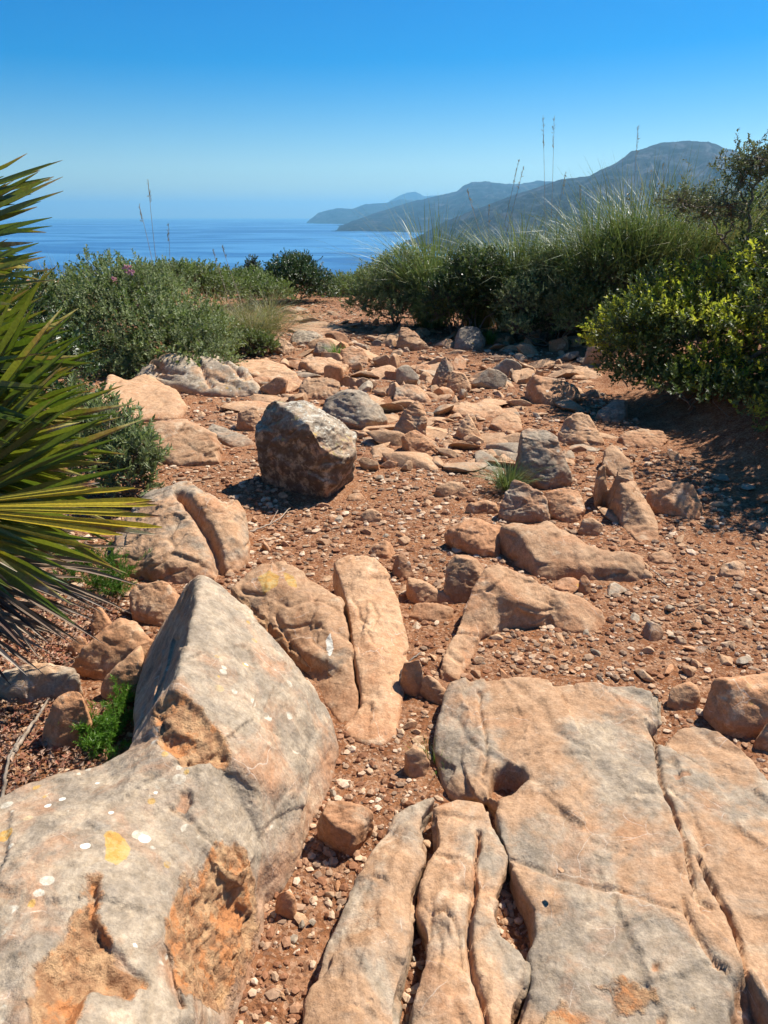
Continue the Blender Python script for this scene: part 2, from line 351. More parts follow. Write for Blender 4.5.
def finish(name, V, F, label, cat, group, sm, amp, tone, cracks=(), pits=(), marks=(), vox=.01, poly=None, soilh=.07, strat=0., soilamt=1., facets=0, bed=.4, chip=.5):
    RSEED[0] += 1; s = RSEED[0]*7.7
    V, F = remesh(V, F, vox)
    fr = np.random.default_rng(RSEED[0]*13+1)
    for _ in range(facets):
        n_ = fr.normal(size=3); n_[2] = abs(n_[2])*.6; n_ /= np.linalg.norm(n_); pr = V@n_; mx = pr.max(); d_ = mx-(mx-np.median(pr))*fr.uniform(.08, .34)
        V = V-np.maximum(pr-d_, 0)[:, None]*n_*.92
    V = smooth(V, F, sm); N = vnorm(V, F)
    size = max(np.ptp(V[:, 0]), np.ptp(V[:, 1]), .05)
    Q = V+s
    d = amp*(.55*fbm(Q, 2.2/size, 3)+.30*ridged(Q, 5/size, 3)+.16*fbm(Q, 16/size, 4))
    d += .0022*fbm(Q, 45, 3)*min(1, size/.3)
    # flaking: shallow terraces
    dip = fr.normal(size=3)*.5+np.array([0, .3, 1]); dip /= np.linalg.norm(dip); ly = (Q@dip)*(9/size)**.8*1.6+1.3*fbm(Q, 2/size, 3); lf = ly-np.floor(ly)
    d -= amp*bed*np.exp(-((lf-.5)/.07)**2)*sst(-.1, .25, fbm(Q+7, 3/size, 2))
    d += strat*(np.floor(fbm(Q*np.array([1, 1, 2.5]), 3/size, 4)*5)/5)*amp
    # broken plates: every cell of the surface gets its own slight tilt and level
    for ns, ca in ((26, .42), (110, .20)):
        sd_ = V[fr.integers(len(V), size=ns)]; W = V+.10*size**.7*np.stack([fbm(Q+a_, 5/size**.8, 3) for a_ in (0, 31, 57)], 1)*.35
        gr_ = fr.normal(size=(ns, 3))*.10; of_ = fr.normal(size=ns)*.35; best = np.full(len(V), 1e9); bi = np.zeros(len(V), int)
        st_ = np.array([1, fr.uniform(.5, 1.), 1.6])
        for k_ in range(ns):
            q_ = (((W-sd_[k_])*st_)**2).sum(1); m_ = q_ < best; best[m_] = q_[m_]; bi[m_] = k_
        pl_ = of_[bi]*amp*ca+np.clip(((V-sd_[bi])*gr_[bi]).sum(1), -amp*.8, amp*.8)*ca*2
        d += chip*pl_
    V = V+N*d[:, None]
    V = .5*V+.5*smooth(V, F, 1)
    x, y = V[:, 0].copy(), V[:, 1].copy()
    jx = .012*fbm(V, 9, 3)+.004*fbm(V, 40, 2); jy = .012*fbm(V+50, 9, 3)+.004*fbm(V+90, 40, 2)
    mark = np.zeros((len(V), 4), np.float32)
    up = np.clip(N[:, 2]*2, 0, 1)
    for pl, w, dep in cracks:
        W = [P(*p_)[:2] for p_ in pl]; dd = segdist(x+jx, y+jy, W)
        ww = w*(1+.5*fbm(V, 12, 2)); V[:, 2] -= up*dep*np.exp(-(dd/np.maximum(ww, .3*w))**2)
        mark[:, 3] = np.maximum(mark[:, 3], .75*np.exp(-(dd/(2.2*w))**2)*min(1, dep/.02))
    for pl, w, dep in pits:
        W = [tuple(P(*p_)[:2]) for p_ in pl]; ins = inpoly(x+jx, y+jy, W); dd = segdist(x+jx, y+jy, W+[W[0]])
        sd = np.where(ins, dd, -dd); V[:, 2] -= up*dep*sst(-w*.3, w, sd)*(1+.0*x)
        mark[:, 3] = np.maximum(mark[:, 3], .8*sst(-w, w, sd))
    for ch, pl, rad, rough in marks:
        if len(pl) == 1:
            c0 = P(*pl[0]); dd = np.hypot(x-c0[0], y-c0[1]); val = np.clip(1-dd/(2*rad), 0, 1)
        else:
            W = [tuple(P(*p_)[:2]) for p_ in pl]; ins = inpoly(x+jx, y+jy, W); dd = segdist(x+jx, y+jy, W+[W[0]])
            val = np.clip(.5+np.where(ins, dd, -dd)/(2*rad), 0, 1)
        mark[:, ch] = np.maximum(mark[:, ch], val)
        if rough:
            mm = sst(.45, .75, val); q = np.stack([x, y, V[:, 2]], 1)
            V += N*(mm*(rough*(1.7*ridged(q, 13, 4)-1.6)+1.3*rough*(ridged(q, 38, 3)-.4)))[:, None]
    g = Garr(x, y); hh = V[:, 2]-g
    mark[:, 3] = np.clip(np.maximum(mark[:, 3], soilamt*.75*sst(soilh*1.6, 0, hh)), 0, 1)
    if poly is not None: OCC.append(np.array(poly))
    c = V.mean(0); base = np.array([c[0], c[1], G(c[0], c[1])])
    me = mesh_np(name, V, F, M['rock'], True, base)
    at = me.color_attributes.new('mark', 'FLOAT_COLOR', 'POINT'); at.data.foreach_set('color', mark.ravel())
    o = link(name, me, None, base); o.color = (*tone, 1)
    return tag(o, label, cat, group)
def field(name, label, contour, inner, sink=.07, hs=1., **kw):
    """rock whose upper surface passes through located points; outline = pixel, height above ground"""
    sc_ = lambda L: [(q[0], q[1], q[2]*hs) if len(q) > 2 else q for q in L]
    contour = sc_(contour); inner = sc_(inner)
    if hs != 1:
        kw['cracks'] = [(sc_(a), b, c*(.5+.5*hs)) for a, b, c in kw.get('cracks', ())]; kw['pits'] = [(sc_(a), b, c*hs*1.05) for a, b, c in kw.get('pits', ())]
        kw['marks'] = [(ch, sc_(a), b, c) for ch, a, b, c in kw.get('marks', ())]
    C = [P(*c) for c in contour]; I = [P(*c) for c in inner]
    pts = [Vector((p_[0], p_[1])) for p_ in C+I]; n = len(C)
    edges = [(i, (i+1) % n) for i in range(n)]
    vo, eo, fo, ov, oe, of = geometry.delaunay_2d_cdt(pts, edges, [], 1, 1e-5)
    Z = [p_[2] for p_ in C+I]
    V = []
    for k, v in enumerate(vo):
        o_ = ov[k]; V.append((v[0], v[1], Z[o_[0]] if o_ else .1))
    m = len(V); top = [tuple(f) for f in fo]
    zb = lambda v: G(v[0], v[1])-sink
    B = [(v[0], v[1], zb(v)) for v in V]
    F = list(top)+[tuple(reversed([i+m for i in f])) for f in top]
    cnt = {}
    for f in top:
        for a, b in zip(f, f[1:]+f[:1]): cnt[(a, b)] = 1
    for (a, b) in list(cnt):
        if (b, a) not in cnt: F.append((b, a, a+m, b+m))
    args = dict(sm=8, amp=.02, tone=(.5, .5, 0), vox=.01, cat='rock', group=None); args.update(kw)
    return finish(name, V+B, F, label, poly=[(p_[0], p_[1]) for p_ in C], **args)
def hullmesh(pts):
    bm = bmesh.new()
    for p_ in pts: bm.verts.new(p_)
    r = bmesh.ops.convex_hull(bm, input=bm.verts)
    bmesh.ops.delete(bm, geom=[v for v in bm.verts if not v.link_faces], context='VERTS')
    bm.verts.index_update(); V = [tuple(v.co) for v in bm.verts]; F = [tuple(v.index for v in f.verts) for f in bm.faces]; bm.free()
    return V, F
def hull(name, label, pts, **kw):
    W = [P(*c) for c in pts]; c = np.mean(W, 0)
    ex = [(c[0]+(w[0]-c[0])*.9, c[1]+(w[1]-c[1])*.9, G(w[0], w[1])-.06) for w in W if w[1] > c[1]-.05 or w[2]-G(w[0], w[1]) < .03]
    V, F = hullmesh([tuple(w) for w in W]+ex)
    args = dict(sm=8, amp=.02, tone=(.5, .5, 0), vox=.01, cat='boulder', group=None); args.update(kw)
    bb = V2poly([(v[0], v[1]) for v in V])
    return finish(name, V, F, label, poly=bb, **args)
def V2poly(p_):
    p_ = sorted(set(p_))
    def half(q):
        o = []
        for a in q:
            while len(o) > 1 and (o[-1][0]-o[-2][0])*(a[1]-o[-2][1])-(o[-1][1]-o[-2][1])*(a[0]-o[-2][0]) <= 0: o.pop()
            o.append(a)
        return o
    return half(p_)[:-1]+half(p_[::-1])[:-1]
def boulder(name, label, sil, depth=.8, lean=.75, bulge=.06, **kw):
    """standing rock: the seen outline leans back from its foot; the body has depth behind and in front"""
    yb = max(s[1] for s in sil); yt = min(s[1] for s in sil); xs = [s[0] for s in sil]; cx = .5*(min(xs)+max(xs))
    b = P(cx, yb-1); W = (max(xs)-min(xs))*b[1]/FPX*1.03
    D = depth*W; S = []
    for px, py in sil:
        t = (yb-py)/(yb-yt+1e-6)
        g = PY(px, py, b[1]+.05*D+lean*D*t+.05*D)
        if t < .12: g = P(px, py, 0)
        S.append(g)
    S = np.array(S); c = S.mean(0); pts = [tuple(p_) for p_ in S]
    cam0 = np.array([0, 0, CZ])
    for p_ in S:                                   # back shell: along the line of sight, shrunk
        r = (p_-cam0)/np.linalg.norm(p_-cam0); q = p_+r*D*.45; q = q+(c+r*D*.45-q)*.22; pts.append(tuple(q))
        q = p_+(c-p_)*.38+np.array([0, -bulge*D, 0]); pts.append(tuple(q))
    for p_ in S: pts.append((c[0]+(p_[0]-c[0])*.92, p_[1]+.1*D, G(p_[0], p_[1])-.04))
    V, F = hullmesh([(p_[0], p_[1], max(p_[2], G(p_[0], p_[1])-.06)) for p_ in pts])
    args = dict(sm=2, facets=9, amp=.06*min(W, .5), tone=(.5, .5, 0), vox=max(.006, W/50), cat='rock', group=None); args.update(kw)
    return finish(name, V, F, label, poly=V2poly([(v[0], v[1]) for v in V]), **args)
def slab(name, label, poly, h, dome=1.15, front=.0, **kw):
    """low embedded rock: its upper surface climbs from the soil at the near edge to height h at the far edge"""
    ys = [p_[1] for p_ in poly]; y0, y1 = min(ys), max(ys); cx = np.mean([p_[0] for p_ in poly]); cy = np.mean(ys)
    yf = P(cx, y1)[1]; yb = P(cx, y0, h)[1]; d = max(yb-yf, .05)
    def hh(px, py, k):
        lo, hi = 0.0, h*1.3
        for _ in range(14):
            m = .5*(lo+hi); y = P(px, py, m)[1]; s = min(max((y-yf)/d, 0), 1.05); f = k*h*(1-(1-min(s, 1))**1.7)
            if f > m: lo = m
            else: hi = m
        return .5*(lo+hi)
    C = [(px, py, hh(px, py, .88)) for px, py in poly]
    I = [(cx+(px-cx)*k, cy+(py-cy)*k, hh(cx+(px-cx)*k, cy+(py-cy)*k, dome)) for px, py in poly for k in (.55, .82)]+[(cx, cy, hh(cx, cy, dome*1.03))]
    W = (max(p_[0] for p_ in poly)-min(p_[0] for p_ in poly))*P(cx, cy)[1]/FPX
    args = dict(sm=3, facets=3, amp=.05*min(W, .6), vox=max(.006, W/60), tone=(.4, .5, 0)); args.update(kw)
    return field(name, label, C, I, **args)

# ---- the big foreground rocks
field('boulder', 'huge grey limestone boulder with lichen spots and a sharp peak, filling the lower left corner',
 [(200,578,.42),(218,588,.39),(240,606,.34),(264,628,.29),(292,658,.22),(318,690,.14),(332,720,.07),(339,745,.03),(334,775,0),(322,805,0),(308,832,0),(298,862,0),(282,888,0),(262,905,.0),(258,935,0),(246,975,0),(228,1024,0),(205,1110,0),(60,1150,.3),(-140,1130,.33),(-150,860,.33),(-60,818,.33),(0,797,.33),(25,782,.325),(70,771,.31),(105,762,.30),(128,750,.29),(136,728,.16),(138,700,.08),(148,655,.10),(168,615,.18),(190,588,.34)],
 [(197,604,.43),(188,640,.43),(178,680,.42),(170,715,.39),(164,738,.35),(240,670,.35),(280,700,.26),(305,745,.15),(250,770,.27),(210,745,.34),(285,800,.14),(262,850,.12),(235,862,.20),(190,840,.29),(120,800,.33),(120,880,.34),(60,850,.36),(20,880,.37),(40,960,.37),(100,960,.33),(150,930,.30),(172,965,.24),(185,1010,.22),(165,900,.28),(240,900,.10),(232,960,.07),(150,1040,.27),(30,1060,.36),(-80,950,.36)],
 sm=3, chip=.45, amp=.022, tone=(.78, .45, .14), vox=.0052, cat='boulder', soilh=.15,
 cracks=[([(172,812,.3),(185,818,.3),(205,838,.27),(225,850,.24),(238,865,.2)], .006, .012), ([(262,815,.2),(300,775,.16),(330,745,.06)], .004, .007),
         ([(264,820,.2),(240,845,.22)], .004, .006), ([(100,940,.32),(115,955,.32),(135,978,.3),(146,990,.28)], .007, .014), ([(0,860,.36),(45,872,.36),(90,870,.35),(115,862,.34),(150,865,.32),(185,828,.3)], .003, .004),
         ([(165,960,.26),(172,985,.25),(182,1015,.22)], .007, .02), ([(225,700,.3),(262,722,.27),(300,700,.2)], .003, .004), ([(300,655,.22),(280,690,.25),(268,716,.27)], .003, .004)],
 pits=[([(152,708,.37),(175,702,.37),(205,718,.35),(226,740,.33),(230,755,.32),(205,764,.33),(180,765,.34),(160,748,.35)], .02, .022),
       ([(178,790,.32),(190,792,.31),(194,803,.31),(186,812,.31),(175,804,.32)], .008, .014),
       ([(30,975,.36),(58,945,.35),(84,915,.34),(88,888,.34),(102,890,.33),(98,925,.32),(118,965,.31),(142,990,.28),(136,1020,.26),(95,1010,.30),(60,1045,.34),(30,1030,.36)], .025, .03),
       ([(170,950,.24),(188,912,.19),(215,884,.15),(238,876,.09),(258,900,.03),(254,950,.0),(236,1010,.0),(208,1060,0),(192,1030,.15),(172,990,.22)], .03, .045)],
 marks=[(0, [(152,708,.37),(175,702,.37),(205,718,.35),(226,740,.33),(230,755,.32),(205,764,.33),(180,765,.34),(160,748,.35)], .035, .011),
        (0, [(30,975,.36),(58,945,.35),(84,915,.34),(88,888,.34),(102,890,.33),(98,925,.32),(118,965,.31),(142,990,.28),(136,1020,.26),(95,1010,.30),(60,1045,.34),(30,1030,.36)], .035, .013),
        (0, [(170,950,.24),(188,912,.19),(215,884,.15),(238,876,.09),(258,900,.03),(254,950,.0),(236,1010,.0),(208,1060,0),(192,1030,.15),(172,990,.22)], .03, .014),
        (2, [(105,838,.34),(112,834,.34),(122,842,.33),(133,850,.33),(128,866,.33),(120,878,.33),(108,868,.34)], .008, 0),
        (1, [(145,841,.32)], .011, 0), (1, [(87,853,.34)], .008, 0), (1, [(62,798,.34)], .007, 0), (1, [(47,803,.35)], .007, 0), (1, [(156,794,.32)], .006, 0), (1, [(112,817,.33)], .005, 0), (1, [(97,782,.33)], .005, 0), (1, [(137,955,.29)], .005, 0),
        (2, [(5,837,.35)], .013, 0), (2, [(245,664,.34)], .008, 0), (1, [(246,663,.34)], .006, 0), (2, [(187,775,.32)], .006, 0)])
field('boulder', 'brownish split boulder with orange lichen crown behind the huge grey boulder',
 [(230,588,.20),(246,573,.235),(262,565,.25),(280,563,.25),(300,570,.25),(322,585,.22),(340,600,.185),(348,630,.15),(352,655,.11),(359,690,.05),(360,708,.01),(352,722,0),(338,722,0),(322,700,0),(308,672,.0),(288,652,.04),(264,632,.08),(244,612,.12)],
 [(262,585,.235),(290,590,.235),(318,612,.19),(334,640,.15),(344,668,.10),(347,694,.045),(338,706,.025),(312,655,.10),(285,620,.155)],
 sm=5, hs=.62, amp=.022, tone=(.36, .42, 0), vox=.006, cat='boulder', soilh=.08,
 cracks=[([(275,600,.25),(290,622,.24),(310,640,.22)], .008, .016), ([(248,598,.2),(268,612,.2),(285,635,.18)], .008, .014)],
 marks=[(2, [(258,578,.24),(268,572,.25),(280,576,.26),(276,584,.26),(264,588,.25)], .006, .002), (2, [(284,574,.25),(294,576,.26),(298,586,.25),(288,584,.26)], .005, .001), (1, [(325,622,.26),(330,618,.26),(334,630,.25),(328,635,.25)], .008, 0), (0, [(236,590,.2),(258,602,.2),(290,625,.2),(308,648,.17),(296,652,.1),(262,628,.1)], .012, .006)])
field('boulder', 'smooth tan slab-sided boulder touching the split boulder, tapering to a point in the soil',
 [(334,562,.22),(348,555,.24),(372,556,.245),(386,570,.22),(397,590,.18),(402,620,.12),(408,650,.06),(402,690,.02),(395,735,0),(384,746,0),(368,745,0),(350,738,0),(344,728,0),(362,706,.03),(361,688,.06),(354,655,.11),(350,628,.145),(346,602,.18)],
 [(362,572,.245),(372,610,.185),(380,650,.13),(382,690,.07),(378,720,.025),(366,640,.145)],
 sm=5, hs=.62, amp=.018, tone=(.30, .45, 0), vox=.006, cat='boulder', soilh=.04,
 cracks=[([(352,592,.23),(362,608,.24),(372,618,.24),(378,605,.24),(370,594,.24)], .005, .009), ([(362,615,.24),(374,632,.22),(387,644,.18)], .004, .008), ([(378,673,.12),(395,673,.08)], .004, .008)])
field('rock', 'wedge-shaped tan rock with a raised pointed shoulder just beyond the large flat slab',
 [(484,567,.13),(498,563,.13),(522,574,.11),(550,587,.08),(580,598,.05),(602,610,.025),(607,624,.0),(598,632,0),(572,634,.0),(545,626,0),(520,628,0),(500,632,0),(482,642,0),(470,662,0),(456,684,0),(441,682,0),(438,668,.02),(448,645,.04),(460,620,.05),(472,592,.09)],
 [(498,585,.115),(490,605,.075),(515,600,.08),(540,610,.05),(570,614,.035),(590,617,.02),(530,620,.025),(480,630,.035),(460,655,.03)],
 sm=5, hs=1.35, amp=.02, tone=(.25, .5, 0), vox=.006, soilh=.04,
 cracks=[([(455,630,.05),(480,634,.03),(500,628,.04)], .005, .012), ([(522,592,.17),(528,608,.15),(530,622,.06)], .004, .01)])
field('flat_rock', 'largest flat limestone slab, lower right, with a long open crack and rusty stain',
 [(452,684,.11),(480,678,.12),(520,679,.12),(560,682,.12),(612,685,.11),(662,692,.1),(664,712,.08),(654,726,.06),(662,740,.07),(676,726,.1),(692,721,.1),(720,731,.12),(748,752,.12),(775,790,.12),(840,860,.1),(930,960,.08),(960,1100,.08),(518,1110,.1),(520,1030,.1),(534,985,.1),(528,955,.1),(537,932,.11),(533,905,.11),(519,882,.11),(508,858,.11),(500,836,.12),(497,813,.12),(500,801,.1),(490,792,.07),(478,799,.05),(458,796,.03),(444,782,.02),(438,752,.04),(440,716,.08),(446,696,.10)],
 [(470,700,.125),(520,700,.13),(590,710,.13),(640,712,.12),(485,745,.125),(540,745,.135),(600,750,.135),(640,765,.13),(560,800,.14),(620,820,.135),(660,860,.125),(520,815,.13),(700,780,.13),(740,840,.125),(770,920,.11),(600,880,.13),(560,900,.125),(560,960,.12),(620,960,.12),(690,980,.11),(620,1040,.12),(700,1060,.11),(545,1040,.12),(450,740,.07),(460,775,.06)],
 sm=3, hs=.62, chip=1., amp=.014, tone=(.49, .40, 0), vox=.006, cat='rock', soilh=.04, strat=.35, soilamt=.5, sink=.05,
 cracks=[([(655,742,.1),(660,775,.12),(670,808,.12),(684,846,.12),(694,886,.12)], .0045, .03), ([(694,886,.12),(700,900,.12),(712,908,.12)], .005, .015), ([(700,860,.12),(716,890,.12),(732,922,.12),(742,950,.12),(754,990,.11),(775,1030,.11)], .0055, .04),
         ([(508,855,.12),(528,862,.12),(560,874,.13),(595,885,.13),(630,896,.13),(662,908,.12),(685,914,.12)], .005, .012), ([(683,902,.12),(692,935,.12),(710,960,.12),(728,975,.12)], .006, .02),
         ([(672,790,.12),(690,815,.12),(705,850,.12)], .006, .010), ([(478,690,.12),(482,720,.12),(486,750,.12),(484,772,.1)], .005, .016),
         ([(560,690,.12),(568,702,.12)], .003, .008), ([(600,687,.12),(622,706,.12)], .003, .008), ([(586,685,.12),(594,697,.12)], .003, .006), ([(590,838,.14),(620,852,.14),(660,850,.13)], .004, .005), ([(620,932,.12),(650,922,.12)], .004, .007), ([(520,755,.13),(560,742,.13),(600,755,.13)], .006, .004)],
 pits=[([(492,768,.12),(508,762,.12),(522,768,.12),(526,780,.12),(512,792,.12),(500,797,.11),(488,790,.09)], .012, .11), ([(648,724,.11),(658,720,.11),(668,732,.11),(664,742,.11),(655,738,.11)], .008, .1),
       ([(732,985,.11),(745,975,.11),(768,1005,.11),(790,1060,.11),(740,1060,.11),(728,1010,.11)], .02, .09), ([(652,964,.12),(660,964,.12),(660,972,.12),(652,972,.12)], .004, .018), ([(656,1015,.12),(668,1012,.12),(668,1026,.12),(658,1026,.12)], .005, .02), ([(688,1008,.11),(696,1008,.11),(695,1014,.11)], .004, .012), ([(556,921,.12),(561,921,.12),(561,926,.12)], .004, .012), ([(672,772,.13),(690,768,.13),(692,776,.13),(676,780,.13)], .006, .012)],
 marks=[(0, [(600,990,.12),(625,975,.12),(650,985,.12),(655,1000,.12),(625,1010,.12)], .06, .002), (0, [(535,1018,.12),(560,998,.12),(585,1020,.12),(570,1060,.12),(530,1060,.12)], .05, .002)])
field('flat_rock', 'long narrow pale plate, leftmost of the three parallel plates at the bottom centre',
 [(436,795,.11),(418,801,.1),(396,812,.1),(386,832,.1),(368,858,.1),(350,890,.1),(335,925,.1),(318,965,.1),(306,1005,.1),(295,1090,.1),(392,1090,.1),(398,1000,.1),(408,960,.1),(414,925,.1),(412,890,.1),(420,860,.1),(424,840,.1),(419,825,.1),(428,808,.1)],
 [(410,830,.13),(395,870,.14),(380,920,.145),(360,970,.145),(345,1030,.14),(400,850,.13)],
 sm=3, hs=.7, chip=1., amp=.012, tone=(.50, .36, 0), vox=.0055, cat='rock', soilh=.05, soilamt=.6, sink=.05,
 cracks=[([(388,832,.12),(405,828,.12),(422,832,.12)], .003, .006), ([(365,945,.145),(355,975,.145),(362,1000,.14)], .003, .005), ([(335,1005,.14),(360,1005,.14),(370,995,.14)], .003, .006)])
field('flat_rock', 'cracked middle plate with an orange lobe, right of the long narrow plate',
 [(434,808,.1),(456,799,.1),(484,801,.1),(490,818,.1),(500,838,.1),(507,856,.1),(501,880,.1),(491,912,.1),(500,934,.1),(520,948,.1),(531,964,.1),(528,985,.1),(514,1008,.1),(508,1090,.1),(405,1090,.1),(412,1000,.1),(424,965,.1),(429,934,.09),(420,915,.09),(421,890,.1),(428,865,.1),(438,845,.1)],
 [(455,825,.12),(450,870,.125),(440,905,.12),(460,910,.125),(485,870,.12),(488,850,.12),(500,965,.12),(490,1010,.12),(445,950,.125),(445,1010,.13)],
 sm=3, hs=.62, chip=1., amp=.010, tone=(.48, .42, 0), vox=.0055, cat='rock', soilh=.05, soilamt=.6, sink=.05,
 cracks=[([(480,830,.12),(476,860,.12),(474,900,.12),(470,935,.12),(473,975,.12),(484,1005,.12),(494,1040,.12)], .006, .035), ([(437,848,.12),(455,858,.12),(477,852,.12)], .004, .01), ([(430,935,.11),(433,915,.11),(445,910,.12),(456,918,.12),(460,945,.12),(466,975,.12)], .004, .014)],
 marks=[])
RSEED[0] += 1
hull('boulder', 'dark blocky boulder with lichen-blotched pale top, standing alone on the path',
 [(264,484,0),(325,499,0),(338,489,0),(262,465,.08),(285,408,.48),(318,429,.43),(354,438,.355),(268,396,.50),(302,397,.50),(345,406,.43),(357,413,.40),(255,432,.32),(256,412,.40),(350,465,.14)],
 sm=2, facets=6, amp=.026, tone=(.68, .45, 1.), vox=.007, cat='boulder', strat=.6, soilh=.05, soilamt=.6)
hull('stone', 'loose reddish block in the gutter between the huge grey boulder and the narrow plate',
 [(318,822,.06),(316,838,.0),(345,853,0),(352,848,0),(372,828,.02),(374,812,.06),(352,802,.10),(328,799,.10),(330,822,.09),(352,835,.07),(322,812,.1)], sm=4, amp=.012, tone=(.3, .75, .1), vox=.0045, cat='stone', soilh=.02)
field('boulder', 'rounded pale boulder with a curled ridge along its right side, beyond the palm tips',
 [(118,528,.08),(135,505,.15),(150,490,.2),(168,486,.22),(178,480,.24),(192,480,.25),(208,492,.24),(224,500,.22),(236,498,.21),(244,512,.16),(249,538,.07),(247,560,.02),(235,574,0),(205,584,0),(170,584,0),(130,577,0),(112,556,.05)],
 [(165,505,.215),(190,530,.16),(160,540,.13),(228,515,.19),(236,540,.11),(222,560,.06),(190,562,.08),(150,562,.08),(200,545,.12),(195,492,.26),(215,503,.23)],
 sm=6, amp=.03, tone=(.48, .42, 0), vox=.007, cat='boulder', soilh=.09,
 cracks=[([(178,487,.26),(190,500,.26),(205,508,.26),(214,520,.25),(217,534,.22)], .022, .07), ([(205,560,.12),(210,545,.18)], .01, .03)])
# ---- middle distance, traced one by one
slab('rock', 'rounded brown rock at the right edge just beyond the largest flat slab', [(702,706),(704,692),(712,680),(740,673),(790,668),(850,682),(862,716),(845,738),(800,742),(768,732),(742,727),(718,716)], .15, dome=1.25, tone=(.35,.6,.05), sm=5, facets=2, amp=.018, vox=.007)
RSEED[0] -= 1
slab('rock', 'pale tan flat-topped rock among the palm leaf tips on the left', [(88,395),(95,383),(110,375),(128,380),(145,372),(165,381),(178,392),(187,406),(178,417),(140,425),(125,412),(95,412)], .14, tone=(.3,.4,0))
slab('rock', 'smooth tan boulder with a dark stained left flank, nearest the left edge of the path', [(142,436),(148,424),(165,419),(185,420),(205,427),(220,436),(230,447),(222,459),(198,467),(175,465),(155,457)], .17, dome=1.3, tone=(.3,.45,0))
slab('rock', 'long furrowed grey rock at the foot of the grey-green shrub', [(132,372),(140,364),(160,357),(182,352),(205,353),(230,358),(248,368),(262,382),(263,393),(235,397),(205,394),(180,388),(150,384),(135,382)], .26, dome=1.2, tone=(.55,.35,.35), strat=.9, bed=1.2, amp=.045, cracks=[([(185,354,.25),(200,372,.14),(212,390,.04)], .02, .05), ([(150,362,.22),(165,374,.14),(185,384,.06)], .02, .05), ([(215,356,.25),(232,370,.16),(245,388,.04)], .016, .035)])
boulder('stone', 'pointed tan stone standing left of the dark blocky boulder', [(236,428),(240,402),(246,399),(258,410),(262,424),(257,432),(242,432)], tone=(.35,.5,0))
slab('flat_rock', 'flat grey slab between the smooth tan boulder and the dark blocky boulder', [(207,430),(212,424),(225,428),(245,436),(258,444),(256,450),(235,448),(222,440)], .05, tone=(.7,.35,0))
boulder('rock', 'small pale grey rock under the grey-green shrub behind the palm leaves', [(108,366),(112,354),(122,346),(134,350),(138,362),(130,369)], tone=(.8,.3,.2))
slab('flat_rock', 'flat tan slab right of the long furrowed grey rock', [(232,368),(240,361),(262,360),(285,365),(300,372),(312,380),(298,388),(270,388),(262,380),(245,374)], .10, tone=(.35,.4,0))
boulder('rock', 'rounded tan rock behind the dark blocky boulder', [(298,392),(299,384),(306,379),(322,377),(338,378),(344,386),(340,397),(318,401),(303,400)], tone=(.35,.45,.0), sm=7)
boulder('boulder', 'large rounded boulder with a grass tuft at its side, right of the dark blocky boulder', [(319,402),(322,391),(336,384),(352,384),(364,390),(376,404),(389,421),(384,430),(360,430),(335,424),(322,414)], depth=.7, sm=8, tone=(.6,.38,.2), bulge=.2)
boulder('rock', 'upright rounded brown rock with a darker foot in the middle of the path', [(388,440),(390,430),(400,410),(408,399),(420,397),(426,402),(428,420),(420,438),(404,444)], tone=(.45,.5,0), sm=6)
boulder('stone', 'three-sided tan stone leaning against the upright rounded brown rock', [(403,450),(402,434),(408,426),(422,434),(440,444),(438,450),(425,456),(408,456)], tone=(.25,.6,0))
boulder('rock', 'curved thin brown rock behind the upright rounded brown rock', [(388,396),(395,388),(410,382),(422,384),(432,396),(434,404),(420,402),(402,400),(392,402)], tone=(.5,.55,0))
boulder('stone', 'small pyramid-shaped stone with a sharp dark edge in the far middle of the path', [(430,386),(436,372),(442,358),(450,355),(454,362),(453,380),(446,389),(434,389)], tone=(.5,.5,0))
boulder('stone', 'pale stone touching the right side of the small pyramid-shaped stone', [(446,388),(450,372),(458,364),(468,372),(472,385),(464,393),(450,394)], tone=(.25,.5,0))
boulder('stone', 'pale upright shard of rock right of the three-sided tan stone', [(452,433),(458,424),(465,412),(470,411),(477,424),(484,436),(470,441),(456,440)], tone=(.2,.25,0))
boulder('rock', 'pale angular rock near the far end of the path before the green shrubs', [(394,344),(396,330),(402,327),(414,328),(424,338),(432,347),(420,352),(402,350)], tone=(.3,.45,0))
boulder('rock', 'dark grey rounded rock at the shrub edge near the far end of the path', [(452,346),(455,332),(465,326),(478,328),(486,338),(482,349),(465,351)], tone=(.85,.35,.3))
boulder('rock', 'sloping pale rock on the left of the far path, above the small bush', [(268,344),(270,337),(278,336),(290,343),(299,353),(290,357),(276,352)], tone=(.4,.4,0))
boulder('rock', 'dark hump of rock at the far left of the path', [(289,342),(294,331),(302,327),(314,329),(326,338),(322,345),(303,346)], tone=(.85,.4,.2))
boulder('stone', 'brown stone just left of the far grass tuft', [(313,354),(315,344),(324,340),(333,346),(335,355),(325,359)], tone=(.5,.55,0))
slab('stone', 'thin flat stone standing out of the soil in mid path, below the pale upright shard', [(434,492),(438,483),(450,480),(465,484),(473,493),(462,498),(444,496)], .07, tone=(.45,.5,0))
slab('stone', 'long flat stone lying left of the pointed dark stone', [(462,508),(470,502),(485,500),(500,504),(505,511),(490,514),(470,514)], .06, tone=(.3,.5,0))
slab('stone', 'oval pale stone alone on bare soil right of the dark blocky boulder', [(360,515),(365,509),(375,508),(383,514),(382,521),(370,523),(362,520)], .06, dome=1.2, tone=(.4,.35,0))
boulder('stone', 'flat whitish stone at the right foot of the dark blocky boulder', [(342,500),(348,493),(360,492),(366,498),(358,502)], tone=(.3,.2,0), depth=.6)
